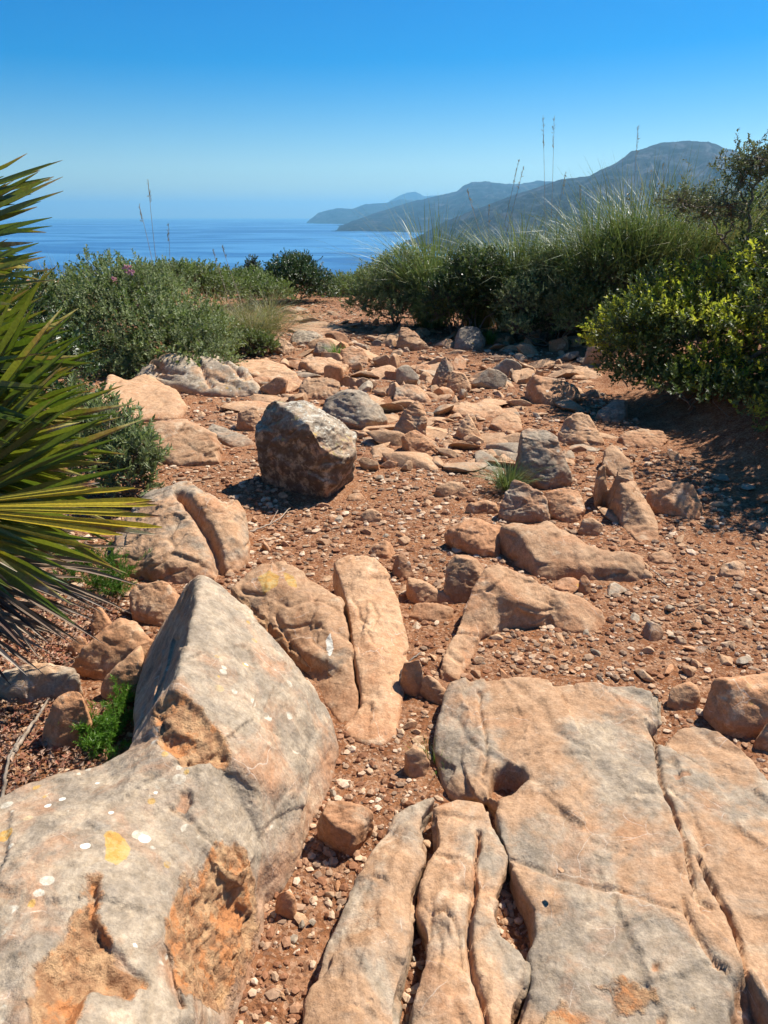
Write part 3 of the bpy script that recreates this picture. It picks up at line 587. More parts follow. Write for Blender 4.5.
boulder('boulder', 'tall dark rounded boulder beside the dark green grass tuft', [(511,468),(512,440),(520,428),(533,423),(546,424),(556,434),(566,455),(574,474),(568,486),(545,490),(524,480)], depth=.75, bulge=.2, sm=6, tone=(.75,.5,.35))
boulder('rock', 'sunlit rounded rock with a split shell behind the leaning pale blade of rock', [(558,428),(563,418),(578,412),(592,416),(602,428),(608,440),(600,446),(578,447),(562,439)], tone=(.25,.4,0), sm=6)
field('rock', 'tall pale blade of rock leaning right, with a shaded left face, right of centre',
 [(599,468,.24),(606,464,.25),(618,469,.22),(634,482,.15),(648,500,.09),(657,522,.035),(659,538,.0),(650,545,0),(638,541,0),(622,527,0),(608,511,0),(600,495,.0),(596,480,.10)],
 [(606,474,.25),(611,492,.20),(624,514,.12),(640,534,.04),(620,482,.20),(636,502,.11),(648,524,.04)], sm=4, amp=.014, tone=(.25,.45,0), vox=.007, soilh=.04)
slab('rock', 'pale lopsided rock directly behind the tall pale blade of rock', [(603,462),(604,450),(612,444),(622,452),(634,466),(638,482),(624,480),(612,470)], .12, tone=(.2,.4,0))
boulder('rock', 'low flat-topped brown rock at the edge of the bush shadow, with one darker end', [(612,442),(616,432),(640,429),(664,431),(669,440),(660,448),(630,448)], depth=.6, tone=(.3,.6,0))
boulder('rock', 'long brown rock half in shade under the right bank', [(644,494),(648,484),(664,480),(690,485),(706,494),(713,506),(706,518),(685,520),(660,508)], depth=.55, tone=(.4,.65,.1))
boulder('stone', 'pointed dark stone with a knobbly front, below the grass tuft', [(499,512),(506,492),(517,474),(526,476),(540,488),(552,508),(556,520),(535,526),(508,524)], tone=(.6,.55,.2), strat=.5)
boulder('rock', 'tan squarish rock tucked behind the pointed dark stone', [(543,500),(548,490),(565,488),(583,491),(587,504),(578,524),(562,522),(550,512)], tone=(.2,.65,0))
boulder('rock', 'low dark-fronted rock with a curved back at the left edge of the bush shade', [(517,396),(521,382),(532,375),(546,377),(560,383),(578,388),(588,394),(572,402),(545,407),(525,404)], depth=.6, sm=6, tone=(.45,.6,.1))
boulder('boulder', 'squat orange-brown rock with a shaded left face, left end of the tan ledge', [(445,530),(447,519),(465,517),(488,517),(504,526),(510,542),(500,557),(478,556),(456,544)], depth=.7, tone=(.2,.8,.1), bulge=.18)
slab('flat_rock', 'broad low tan ledge with an undercut front edge right of the squat orange-brown rock', [(500,528),(515,522),(530,526),(545,519),(560,526),(582,542),(605,552),(640,556),(646,568),(632,582),(602,586),(575,580),(552,578),(522,563),(505,550)], .13, tone=(.25,.5,0),
     cracks=[([(525,560,.08),(555,562,.1),(585,560,.1),(600,566,.08)], .01, .02)])
slab('stone', 'pale sharp chip of rock right of the tan squarish rock', [(578,530),(582,519),(592,516),(604,524),(600,534),(585,536)], .08, tone=(.2,.25,0))
boulder('stone', 'flat pale stone with a shaded front on the right stretch of gravel', [(716,572),(720,562),(732,558),(746,564),(749,574),(740,580),(722,577)], tone=(.35,.3,0))
boulder('stone', 'small upright brown-sided stone in the middle of the right gravel stretch', [(638,630),(642,622),(652,618),(662,624),(664,634),(656,642),(642,640)], tone=(.45,.4,.0))
boulder('stone', 'flat pale stone just right of the broad low tan ledge', [(646,560),(648,553),(662,550),(677,553),(680,560),(668,566),(652,565)], tone=(.25,.4,0), depth=.6)
boulder('stone', 'dark long stone at the foot of the broad low tan ledge', [(548,586),(552,579),(565,576),(580,580),(592,588),(586,594),(562,594)], tone=(.5,.6,.1), depth=.6)
boulder('stone', 'small tan egg-shaped stone leaning on the long dark stone', [(577,590),(580,577),(586,572),(592,580),(591,592),(583,596)], tone=(.2,.6,0))
slab('stone', 'thin curved slab curling to the right between the smooth tan boulder and the wedge-shaped rock', [(403,582),(408,577),(425,581),(445,592),(460,598),(456,604),(435,604),(415,604)], .08, tone=(.3,.5,0))
slab('stone', 'low cracked stone just below the thin curved slab', [(408,612),(415,603),(435,602),(452,606),(458,614),(445,622),(420,620)], .04, tone=(.25,.55,0))
slab('rock', 'rounded tan rock behind the left shoulder of the wedge-shaped rock', [(443,592),(446,570),(455,552),(466,550),(482,558),(488,568),(478,590),(465,604),(450,602)], .17, dome=1.25, tone=(.2,.5,0))
boulder('stone', 'angular stone pushed up behind the smooth tan slab-sided boulder', [(369,552),(370,542),(378,538),(392,542),(398,552),(390,560),(376,558)], tone=(.3,.6,0))
boulder('stone', 'dark-fronted angular stone right of another behind the smooth tan slab-sided boulder', [(391,570),(392,557),(402,552),(412,560),(416,574),(404,580)], tone=(.5,.6,.1))
boulder('stone', 'angular tan stone with a shaded front beside the dry root', [(400,686),(400,664),(408,655),(420,656),(427,672),(424,694),(412,698)], tone=(.25,.6,0), depth=.7)
slab('stone', 'crumbly pitted stone left of the upper corner of the largest flat slab', [(418,680),(424,672),(438,680),(450,693),(454,704),(442,706),(428,696)], .07, tone=(.3,.5,0), strat=1)
boulder('stone', 'rough pale stone in the soil gutter near the grass sprig', [(402,768),(404,748),(412,738),(424,744),(430,762),(424,778),(410,778)], tone=(.3,.5,0), strat=1)
slab('rock', 'flat pale rock under the drooping dead palm leaves', [(-20,680),(0,672),(20,664),(50,663),(75,668),(88,678),(78,690),(55,698),(25,702),(0,703),(-20,700)], .10, dome=1.2, tone=(.5,.4,0))
boulder('rock', 'smooth orange-sided rock left of the feathery green tuft', [(38,748),(40,725),(50,700),(66,686),(82,688),(94,700),(90,725),(75,745),(55,754)], depth=.8, bulge=.15, tone=(.15,.65,0), sm=6)
slab('rock', 'tan hummock of rock above the feathery green tuft', [(66,668),(80,650),(100,632),(122,614),(138,622),(152,640),(146,655),(120,668),(95,682),(75,680)], .16, tone=(.2,.6,0))
boulder('rock', 'tan rock with shaded left face, just left of the huge grey boulder\'s peak', [(124,614),(130,592),(142,582),(160,580),(178,586),(188,598),(182,622),(160,630),(138,628)], depth=.8, tone=(.3,.55,0))
slab('flat_rock', 'tilted brown slab against the shaded flank of the huge grey boulder', [(95,690),(110,668),(130,650),(142,644),(144,664),(136,690),(118,700),(100,702)], .14, tone=(.35,.5,0))
boulder('stone', 'rusty red rounded stone on the leaf litter below the palm', [(84,634),(86,618),(96,606),(108,606),(113,618),(108,634),(94,638)], tone=(.0,1.,0), sm=6)
boulder('stone', 'rusty orange stone lower left of another on the leaf litter', [(66,652),(68,640),(78,634),(90,640),(90,652),(78,658)], tone=(.0,.95,0))
boulder('stone', 'dark reddish stone at the lower right foot of the huge grey boulder', [(274,910),(275,892),(282,884),(292,888),(299,904),(294,918),(282,920)], tone=(.2,1.,0))
boulder('rock', 'dark angular rock in the deep shade under the right bush', [(593,416),(596,404),(612,400),(632,401),(637,412),(622,421),(602,422)], tone=(.8,.3,.2), depth=.6)
boulder('rock', 'pale grey rounded rock at the foot of the right-hand shrubs', [(529,338),(530,326),(538,320),(548,322),(553,334),(545,341)], tone=(.95,.15,.3))
slab('flat_rock', 'pale flat outcrop low in the path, left of the low dark-fronted rock', [(442,408),(460,402),(485,402),(500,408),(512,414),(490,418),(465,416)], .05, tone=(.3,.35,0))
slab('rock', 'brown-edged ledge of rock right of the pale flat outcrop', [(490,424),(496,412),(510,410),(520,418),(522,430),(508,434)], .08, tone=(.4,.5,0))
boulder('stone', 'small pointed stone at the right edge of the frame above the flat slab', [(756,752),(757,728),(764,720),(780,722),(790,740),(780,756)], tone=(.4,.5,0))
slab('stone', 'small flat stone wedged in the notch behind the largest flat slab', [(668,700),(672,686),(690,680),(702,690),(698,706),(684,712)], .07, tone=(.2,.5,0))
slab('rock', 'pale bedrock hump at the far left of the path', [(300,362),(312,356),(330,358),(348,366),(340,376),(318,374)], .10, tone=(.35,.4,0))
boulder('rock', 'brown hump of rock right of the far grass tuft', [(338,362),(342,350),(352,345),(364,350),(372,360),(362,367),(346,367)], tone=(.45,.55,0))
boulder('stone', 'low brown stone under the left side of the small pyramid-shaped stone', [(412,372),(416,365),(428,364),(434,371),(426,376)], tone=(.4,.6,0))
slab('flat_rock', 'wide pale slab across the path at its far left bend', [(285,330),(300,322),(325,322),(345,328),(335,338),(305,338)], .05, tone=(.4,.3,0))

# ---- loose stones from shared shapes
def proto_stone(seed, flat):
    r = np.random.default_rng(seed); bm = bmesh.new(); bmesh.ops.create_icosphere(bm, subdivisions=4, radius=1)
    V = np.array([v.co for v in bm.verts]); F = np.array([[v.index for v in f.verts] for f in bm.faces]); bm.free()
    for _ in range(13):
        n = r.normal(size=3); n /= np.linalg.norm(n); d = r.uniform(.38, .75)
        ex = np.maximum(V@n-d, 0); V = V-ex[:, None]*n*.96
    V *= np.array([r.uniform(.8, 1.2), r.uniform(.6, 1.), flat*r.uniform(.8, 1.2)])
    N = V/np.linalg.norm(V, axis=1)[:, None]
    V = V+N*(.035*fbm(V+seed, 2.5, 4))[:, None]
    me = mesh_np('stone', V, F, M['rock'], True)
    mk = np.zeros((len(V), 4), np.float32); mk[:, 3] = .5*sst(.1, -.4, V[:, 2])
    at = me.color_attributes.new('mark', 'FLOAT_COLOR', 'POINT'); at.data.foreach_set('color', mk.ravel())
    return me
PROTO = [proto_stone(i+11, f) for i, f in enumerate([.75, .6, .5, .4, .35, .7, .55, .45, .3, .8, .5, .4])]
def occupied(x, y, pad=0):
    for p_ in OCC:
        if p_[:, 0].min() < x[0] < p_[:, 0].max() and p_[:, 1].min() < y[0] < p_[:, 1].max() and inpoly(x, y, p_)[0]: return [True]
    return [False]
# zone: name, pixel polygon, number, size range in m, flat share, label, category, group, tones
ZONES = [
 ('flat_rock', [(262,420),(240,360),(262,318),(300,308),(350,310),(450,330),(600,348),(600,440),(560,470),(400,470),(370,440)], 150, (.09,.30), 'flat slab of pale bedrock barely showing above the soil between the mid-path and far-path rocks', 'rock', 'bedrock slabs barely showing in the path'),
 ('rock', [(262,400),(240,360),(262,318),(300,310),(350,312),(350,345),(400,330),(400,400)], 66, (.07,.22), 'brown or tan rock among others on the left half of the far path', 'rock', 'rocks scattered over the left half of the far path'),
 ('rock', [(400,400),(352,345),(360,322),(450,330),(600,348),(592,400)], 80, (.07,.22), 'brown or tan rock among others on the right half of the far path', 'rock', 'rocks scattered over the right half of the far path'),
 ('stone', [(350,470),(360,400),(600,402),(600,470)], 56, (.03,.11), 'small stone on the mid path between the large mid-path rocks', 'stone', 'stones on the middle of the path'),
 ('stone', [(240,560),(255,500),(350,480),(500,470),(440,560),(400,600)], 42, (.02,.055), 'small stone on bare red soil in front of the dark blocky boulder', 'stone', 'small stones in front of the dark blocky boulder'),
 ('stone', [(600,470),(660,450),(768,490),(768,560),(660,600),(600,590)], 34, (.03,.08), 'small stone on the soil right of the tall pale blade of rock', 'stone', 'small stones right of the tall pale blade of rock'),
 ('stone', [(490,640),(610,600),(768,560),(768,670),(700,680),(460,680)], 62, (.018,.05), 'small stone in the gravel just beyond the largest flat slab', 'stone', 'small stones in the gravel beyond the largest flat slab'),
 ('stone', [(395,760),(400,600),(450,600),(440,690),(430,780)], 16, (.014,.035), 'small stone in the soil channel right of the smooth tan slab-sided boulder', 'stone', 'small stones in the upper soil channel'),
 ('stone', [(220,1040),(262,900),(340,760),(420,790),(380,830),(330,920),(300,1040)], 24, (.008,.022), 'tiny stone in the soil gutter beside the huge grey boulder', 'stone', 'tiny stones in the lower soil gutter'),
 ('stone', [(490,915),(505,862),(520,885),(532,905),(535,930),(525,950)], 9, (.012,.022), 'tiny pale stone in the gravel pocket beside the cracked middle plate', 'stone', 'tiny stones in the gravel pocket'),
 ('stone', [(398,1030),(412,960),(414,900),(422,870),(420,915),(428,935),(422,970),(410,1040)], 9, (.011,.02), 'tiny stone in the cleft right of the long narrow plate', 'stone', 'tiny stones in the cleft between plates'),
 ('stone', [(190,420),(200,395),(262,395),(236,425)], 12, (.03,.07), 'small stone beyond the smooth tan boulder on the left of the path', 'stone', 'small stones on the left of the path')]
sr = random.Random(21)
for nm, zp, cnt, (s0, s1), lab, cat, grp in ZONES:
    xs = [p_[0] for p_ in zp]; ys = [p_[1] for p_ in zp]; k = 0; tries = 0
    while k < cnt and tries < 4000:
        tries += 1
        px, py = sr.uniform(min(xs), max(xs)), sr.uniform(min(ys), max(ys))
        if not inpoly(np.array([px]), np.array([py]), zp)[0]: continue
        w = P(px, py); s = s0+(s1-s0)*sr.random()**1.8
        if occupied(np.array([w[0]]), np.array([w[1]]))[0]: continue
        me = sr.choice(PROTO); o = link(nm, me); o.location = (w[0], w[1], w[2]+s*.10-(s*.10 if nm == 'flat_rock' else 0))
        o.scale = (s*sr.uniform(.8, 1.3), s*sr.uniform(.7, 1.1), s*sr.uniform(.7, 1.1)); o.rotation_euler = (sr.gauss(0, .2), sr.gauss(0, .2), sr.uniform(0, 6.28))
        o.color = (sr.choice([.1, .2, .3, .4, .6]), sr.choice([.2, .3, .45, .7]), 0, 1)
        if nm == 'rock': o.scale.z *= 1.4
        if nm == 'flat_rock': o.scale.z *= .55; o.rotation_euler.x *= 1.3; o.color = (sr.choice([.1, .3, .5]), .4, 0, 1)
        tag(o, lab, cat, grp); k += 1
        OCC.append(np.array([(w[0]+s*.6*math.cos(a), w[1]+s*.6*math.sin(a)) for a in (0, 1.57, 3.14, 4.71)]))
# a few stones that lie on the slabs
for px, py, h, s, lab in [(560,870,.137,.012,'tiny pebble lying on the long diagonal joint of the largest flat slab'), (427,843,.03,.018,'pale yellow pebble jammed in the gap at the top of the long narrow plate'), (358,852,.0,.010,'tiny round snail-like pebble at the right foot of the loose reddish block'), (662,560,.0,.01,'small pale chip by the flat pale stone right of the ledge')]:
    w = P(px, py, h); o = link('pebble', sr.choice(PROTO)); o.location = w; o.scale = (s, s, s); o.rotation_euler = (0, 0, 2); o.color = (.3, .3, 0, 1)
    tag(o, lab, 'pebble')
# ---- gravel that nobody could count
def gravel():
    r = np.random.default_rng(5); ico = bmesh.new(); bmesh.ops.create_icosphere(ico, subdivisions=1, radius=1)
    IV = np.array([v.co for v in ico.verts]); IF = np.array([[v.index for v in f.verts] for f in ico.faces]); ico.free()
    n = 125000
    # area of the path, more dense near the viewer
    y = .9*np.exp(r.random(n)*math.log(15/.9)); x = r.uniform(-1, 1, n)*(.70*y+.6)
    dens = fbm(np.stack([x, y, 0*x], 1), 1.7, 3)
    keep = (dens > -.10) | (r.random(n) < .45)
    keep &= ~((x > 2.0) & (y > 3.5))
    x, y = x[keep], y[keep]; keep = np.ones(len(x), bool)
    for p_ in OCC:
        ix = np.nonzero((x > p_[:, 0].min()) & (x < p_[:, 0].max()) & (y > p_[:, 1].min()) & (y < p_[:, 1].max()))[0]
        if len(ix): keep[ix] &= ~inpoly(x[ix], y[ix], p_)
    x, y = x[keep], y[keep]; n = len(x)
    # pockets in the slabs
    s = .0024+.0125*r.random(n)**3.4; s *= .62+.23*np.minimum(y, 8)
    k2 = (y > 2.2) | (r.random(n) < .6); x, y, s = x[k2], y[k2], s[k2]; n = len(x)
    z = Garr(x, y)+s*.15+NEARBUMP(x, y)
    A = r.uniform(.6, 1.4, (n, 1, 3))*np.array([1, 1, .6]); an = r.uniform(0, 6.28, n); ca, sa = np.cos(an)[:, None], np.sin(an)[:, None]
    D = IV[None]*A*(1+r.normal(0, .14, (n, len(IV), 1)))*s[:, None, None]
    V = np.stack([D[..., 0]*ca-D[..., 1]*sa+x[:, None], D[..., 0]*sa+D[..., 1]*ca+y[:, None], D[..., 2]+z[:, None]], -1).reshape(-1, 3)
    F = (IF[None]+(np.arange(n)*len(IV))[:, None, None]).reshape(-1, 3)
    o = link('gravel', mesh_np('gravel', V, F, M['gravel'], False)); tag(o, 'tan and rusty gravel scattered all over the red soil of the path', 'gravel', None, 'stuff')
def NEARBUMP(x, y):
    x = np.asarray(x, float); q = np.stack([x.ravel(), np.asarray(y, float).ravel(), 0*x.ravel()], 1)
    b = .010*fbm(q, 4, 3)+.006*fbm(q+5, 17, 3)+.0025*fbm(q+9, 60, 2)
    return b.reshape(x.shape)
gravel()
# ---- ground, one sheet
def ground():
    rs = np.concatenate([[.02, .3, .6], np.exp(np.linspace(math.log(.8), math.log(16), 520)), np.exp(np.linspace(math.log(16.6), math.log(1500), 70))])
    fr = np.radians(np.linspace(-34, 34, 380)); sd = np.radians(np.linspace(36, 324, 70)); an = np.concatenate([fr, sd])
    RR, AA = np.meshgrid(rs, an, indexing='ij'); X = RR*np.sin(AA); Y = RR*np.cos(AA)
    Z = Garr(X, Y)+NEARBUMP(X, Y)*np.clip((40-RR)/25, 0, 1)
    V = np.stack([X, Y, Z], -1).reshape(-1, 3); m = len(an)
    i = np.arange(len(rs)-1)[:, None]*m; j = np.arange(m)[None]; k = (j+1) % m
    F = np.stack([i+j, i+k, i+m+k, i+m+j], -1).reshape(-1, 4)
    structure(link('ground', mesh_np('ground', V, F[:, ::-1].copy(), M['soil'], True)))
ground()
# ------------------------------------------------------------------ vegetation
def leaves_mesh(C, Dr, Up, L, W, fold=.25, curl=.15):
    """C base points, Dr leaf direction, Up leaf normal-ish; 6-vertex leaf of two folded halves"""
    n = len(C); Dr = Dr/(np.linalg.norm(Dr, axis=1)[:, None]+1e-9); S = np.cross(Dr, Up); S /= np.linalg.norm(S, axis=1)[:, None]+1e-9
    U = np.cross(S, Dr); L = L[:, None]; W = W[:, None]
    b = C; t = C+Dr*L-U*L*curl; m = C+Dr*L*.5
    l = m+S*W+U*W*fold; r_ = m-S*W+U*W*fold
    V = np.stack([b, l, t, r_], 1).reshape(-1, 3); i = np.arange(n)[:, None]*4
    F = np.concatenate([i+np.array([0, 1, 2]), i+np.array([0, 2, 3])]); return V, F
def rnd_unit(r, n):
    v = r.normal(size=(n, 3)); return v/np.linalg.norm(v, axis=1)[:, None]
def bush(name, label, cat, group, base, lumps, nspr, leaf, mat, seed, spr=(.06, .12), per=12, extra=None, stems=14, upb=.5, wr=.3, gap=.0, wood='wood', parts=True, tipmat=None, tipfrac=.12, fill=.35):
    """shrub: sprigs of leaves set through lumpy crown volumes; lumps relative to base (x,y,z,rx,ry,rz)"""
    r = np.random.default_rng(seed); base = np.array(base, float)
    lumps = np.array(lumps, float); vol = (lumps[:, 3]*lumps[:, 4]*lumps[:, 5])**(2/3); w = vol/vol.sum()
    li = r.choice(len(lumps), nspr, p=w); d = rnd_unit(r, nspr); d[:, 2] = np.where(d[:, 2] < -.35, -d[:, 2], d[:, 2])
    rad = np.where(r.random(nspr) < fill, r.uniform(.3, .95, nspr), r.uniform(.85, 1.08, nspr))
    q = d*2.6+li[:, None]*5.1+seed
    rad *= 1+.42*fbm(q, 1, 3)+.22*fbm(q, 3.5, 2)
    keep = fbm(q+40, 1.7, 2) > -.55+gap
    Cn = lumps[li, :3]+d*lumps[li, 3:]*rad[:, None]; keep &= Cn[:, 2] > .0
    # drop most sprigs deep inside another lump
    Cn, d, li = Cn[keep], d[keep], li[keep]; n = len(Cn)
    ax = d*1.0+np.array([0, 0, upb])+.45*r.normal(size=(n, 3)); ax /= np.linalg.norm(ax, axis=1)[:, None]
    sl = r.uniform(*spr, n)
    t = np.tile(np.linspace(.05, 1, per), n); A = np.repeat(ax, per, 0); S = np.repeat(sl, per); C = np.repeat(Cn, per, 0)+A*(S*t)[:, None]+base
    rd = rnd_unit(r, n*per); side = np.cross(A, rd); side /= np.linalg.norm(side, axis=1)[:, None]+1e-9
    D = side*(1.05-.6*t)[:, None]+A*(.45+.6*t)[:, None]+.25*rd
    L = leaf*r.uniform(.6, 1.25, n*per); W = L*wr*r.uniform(.8, 1.2, n*per)
    root = empty(name, base, label, cat, group)
    tip = np.repeat((r.random(n) < tipfrac) & (d[:, 2] > -.1) & (fbm(Cn+seed, 1.6, 2) > .0), per) if tipmat else np.zeros(n*per, bool)
    V, F = leaves_mesh(C[~tip], D[~tip], A[~tip], L[~tip], W[~tip])
    fo = link('foliage', mesh_np('foliage', V, F, M[mat], False, base), root)
    if tipmat and tip.any():
        V, F = leaves_mesh(C[tip], D[tip], A[tip], L[tip]*1.2, W[tip]*1.2); link('young_leaves', mesh_np('young_leaves', V, F, M[tipmat], False, base), root)
    T = []
    for k in range(max(stems, len(lumps))):
        e = Cn[r.integers(n)] if k >= len(lumps) else lumps[k, :3]*1.05; s0 = np.array([r.normal(0, .05), r.normal(0, .05), -.05]); mid = s0*.4+e*.5+r.normal(0, .06, 3)*np.linalg.norm(e)
        tt = np.linspace(0, 1, 9)[:, None]; p_ = (1-tt)**2*s0+2*tt*(1-tt)*mid+tt**2*e+.02*r.normal(size=(9, 3))
        T.append(tube(p_+base, np.linspace(.014, .003, 9)*max(1, np.linalg.norm(e)), 5))
    # fine twigs that hold the sprigs
    sel = r.choice(n, min(n, 260), replace=False)
    for k in sel:
        a = lumps[li[k], :3]+r.normal(0, .02, 3); T.append(tube(np.array([a, (a+Cn[k])/2+r.normal(0, .03, 3), Cn[k]-ax[k]*.02, Cn[k]+ax[k]*sl[k]])+base, [.006, .0045, .003, .0012], 3))
    V, F = joinVF(T); link('branches', mesh_np('branches', V, F, M[wood], True, base), root)
    return root
def blades_mesh(r, B, n, H, spread, width, droop, segs=7, lean=None, flat=0):
    """arching grass blades from around point B"""
    a = r.uniform(0, 6.28, n); tilt = np.minimum(np.abs(r.normal(0, spread, n)), 2.0*spread); H = H*r.uniform(.55, 1.1, n); dr = droop*r.uniform(.3, 1.6, n)
    hor = np.stack([np.cos(a), np.sin(a), 0*a], 1)
    if lean is not None: hor = hor+np.array(lean)[None]; 
    b0 = B+np.stack([np.cos(a)*.06*r.random(n), np.sin(a)*.06*r.random(n), 0*a], 1)*(1+H.mean())
    t = np.linspace(0, 1, segs)[None, :, None]; Hh = H[:, None, None]
    out = np.sin(tilt)[:, None, None]*t*Hh+dr[:, None, None]*t**2.4*Hh*.8
    up = np.cos(tilt)[:, None, None]*t*Hh*(1-.15*dr[:, None, None])-dr[:, None, None]*t**3*Hh*.55
    pts = b0[:, None]+hor[:, None]*out+np.array([0, 0, 1.])*up
    sd = np.cross(hor, [0, 0, 1.]); sd /= np.linalg.norm(sd, axis=1)[:, None]
    tw = r.normal(0, .6, n)[:, None]; sd = sd*np.cos(tw)+np.array([0, 0, 1.])*np.sin(tw)*.6
    w = width*r.uniform(.6, 1.3, n)[:, None, None]*(1-t**1.6*.97)*np.minimum(1, .5+t*3)
    Lf = pts+sd[:, None]*w; Rt = pts-sd[:, None]*w
    V = np.stack([Lf, Rt], 2).reshape(-1, 3)
    i = np.arange(n)[:, None]*segs*2; k = np.arange(segs-1)[None]*2
    F = np.stack([i+k, i+k+1, i+k+3, i+k+2], -1).reshape(-1, 4); return V, F
def grass(name, label, cat, group, base, n, H, spread=.35, width=.0035, droop=.5, mat='blade', seed=1, dry=.12, lean=None, stalks=(), sub=None):
    r = np.random.default_rng(seed); base = np.array(base, float); root = empty(name, base, label, cat, group)
    offs = sub or [(0, 0)]
    L = []; LD = []
    for dx, dy in offs:
        b = base+np.array([dx, dy, 0]); L.append(blades_mesh(r, b, n//len(offs), H, spread, width, droop, lean=lean))
        if dry: LD.append(blades_mesh(r, b, max(4, int(n*dry)//len(offs)), H*.8, spread*1.1, width, droop, lean=lean))
    V, F = joinVF(L); link('blades', mesh_np('blades', V, F, M[mat], False, base), root)
    if LD: V, F = joinVF(LD); link('dry_blades', mesh_np('dry_blades', V, F, M['dry_blade'], False, base), root)
    for (tp) in stalks:
        tp = np.array(tp); b = base+np.array([r.normal(0, .05), r.normal(0, .05), 0]); t = np.linspace(0, 1, 14)[:, None]
        pts = b+(tp-b)*t+np.array([.02, 0, 0])*np.sin(t*3)*r.normal()
        T = [tube(pts, np.linspace(.0045, .002, 14), 4)]; so = link('stalk', mesh_np('stalk', *T[0], M['dead_wood'], True, base), root)
        m = 34; tt = r.uniform(.86, 1.0, m); C = b+(tp-b)*tt[:, None]; D = np.array([0, 0, 1.2])+.55*r.normal(size=(m, 3)); Lf = .035*r.uniform(.5, 1.2, m)
        V, F = leaves_mesh(C, D, rnd_unit(r, m), Lf, Lf*.11); link('seed_head', mesh_np('seed_head', V, F, M['plume'], False, base), so)
    return root
def at(px, py, Y=None, dz=0):
    """ground point below a pixel at depth Y"""
    p_ = PY(px, py, Y) if Y else P(px, py); return np.array([p_[0], p_[1], G(p_[0], p_[1])+dz])
def lump(base, px, py, Y, rx, ry, rz):
    c = PY(px, py, Y); return (*(c-np.asarray(base)), rx, ry, rz)

# left mound of grey green shrub
b = at(150, 356, 7.9)
L = [lump(b, px-4, py+13, Y, rr_[0], rr_[1], rr_[2]*.90) for px, py, Y, rr_ in [
 (120,290,8.2,(.55,.6,.44)), (155,292,8.4,(.45,.6,.42)), (90,320,7.8,(.5,.5,.5)), (140,325,7.6,(.5,.5,.42)), (185,324,7.8,(.45,.5,.38)), (210,340,7.6,(.33,.4,.26)),
 (170,345,7.3,(.45,.35,.28)), (100,350,7.3,(.5,.35,.3)), (60,305,8.4,(.5,.6,.46)), (150,362,7.2,(.4,.3,.2)), (110,372,7.1,(.4,.3,.22)), (205,352,7.3,(.35,.3,.2)), (60,350,7.6,(.5,.4,.4)), (212,326,8.2,(.28,.4,.26)), (120,275,8.8,(.35,.5,.26)), (150,280,8.7,(.3,.4,.26))]]
shrub = bush('shrub', 'big grey-green mounded shrub with a few pink flowers, left of the path', 'shrub', None, b, L, 6500, .030, 'grey_leaf', 31, (.05, .12), 13, wr=.28, tipmat='mid_leaf', tipfrac=.3, gap=.12)
r_ = np.random.default_rng(8)
for px, py in [(127,268),(131,273),(124,296),(136,304),(114,280)]:
    c = PY(px, py, 7.75); D = rnd_unit(r_, 14)+np.array([0, -.4, .6]); V, F = leaves_mesh(np.repeat(c[None], 14, 0)+.012*r_.normal(size=(14, 3)), D, rnd_unit(r_, 14), np.full(14, .035), np.full(14, .014))
    link('flower', mesh_np('flower', V, F, M['flower'], False, b), shrub)
bush('shrub', 'small low grey-green bush at the path edge in front of the yellowish grass', 'shrub', None, at(250,357), [(0,.1,.1,.24,.2,.14), (.14,.15,.08,.14,.14,.1), (-.16,.1,.1,.16,.14,.12)], 420, .03, 'mid_leaf', 33, (.05, .09), 11, stems=6)
grass('grass_clump', 'wispy pale grass rising behind the big mounded shrub at its left end', 'grass clump', None, at(60,262,9.2), 420, 1.25, .30, .004, .55, 'dry_blade', 35, stalks=[])
grass('grass_clump', 'thin grass with one tall bare stalk behind the top of the big mounded shrub', 'grass clump', None, at(158,262,9.4), 160, 1.25, .16, .003, .3, 'dry_blade', 36, stalks=[PY(148,180,9.4), PY(139,205,9.6), PY(168,225,9.4)])
grass('grass_clump', 'yellowish fine grass spilling over the right shoulder of the big mounded shrub', 'grass clump', None, at(226,320,8.9), 900, .95, .38, .0035, .65, 'dry_blade', 37, lean=(.25, 0, 0), sub=[(0,0),(.25,.2),(-.2,.3),(.4,.6)])
grass('grass_clump', 'fine yellow-green grass between the big mounded shrub and the dark round evergreen', 'grass clump', None, at(240,308,10.6), 700, .75, .4, .004, .6, 'dry_blade', 38, sub=[(0,0),(.4,.2),(-.5,.3)], stalks=[PY(213,250,10.6), PY(222,246,10.8)])
b = at(292, 300, 14.5)
bush('shrub', 'dark round evergreen bush at the far left end of the path against the sea', 'shrub', None, b, [lump(b, 293,282,14.5,.48,.5,.42), lump(b, 272,290,14.4,.35,.4,.32), lump(b, 312,290,14.6,.42,.4,.34), lump(b, 298,268,14.7,.28,.3,.22)], 2300, .035, 'dark_leaf', 41, (.06, .12), 11, stems=5)
b = at(250, 300, 13.8)
bush('shrub', 'low brownish-green scrub left of the dark round evergreen', 'shrub', None, b, [lump(b, 250,288,13.8,.4,.5,.25), lump(b, 228,292,13.2,.45,.5,.3), lump(b, 268,296,13.4,.4,.5,.22)], 1700, .035, 'mid_leaf', 42, (.06, .13), 11, stems=5)
b = at(195, 300, 12.0)
bush('shrub', 'low olive scrub seen just above the right shoulder of the big mounded shrub', 'shrub', None, b, [lump(b, 195,284,12.0,.45,.5,.26), lump(b, 175,284,12.2,.4,.5,.26), lump(b, 216,292,12.2,.35,.5,.2)], 1500, .034, 'mid_leaf', 45, (.06, .12), 11, stems=5, tipmat='grey_leaf', tipfrac=.3)
b = at(252, 282, 15.5)
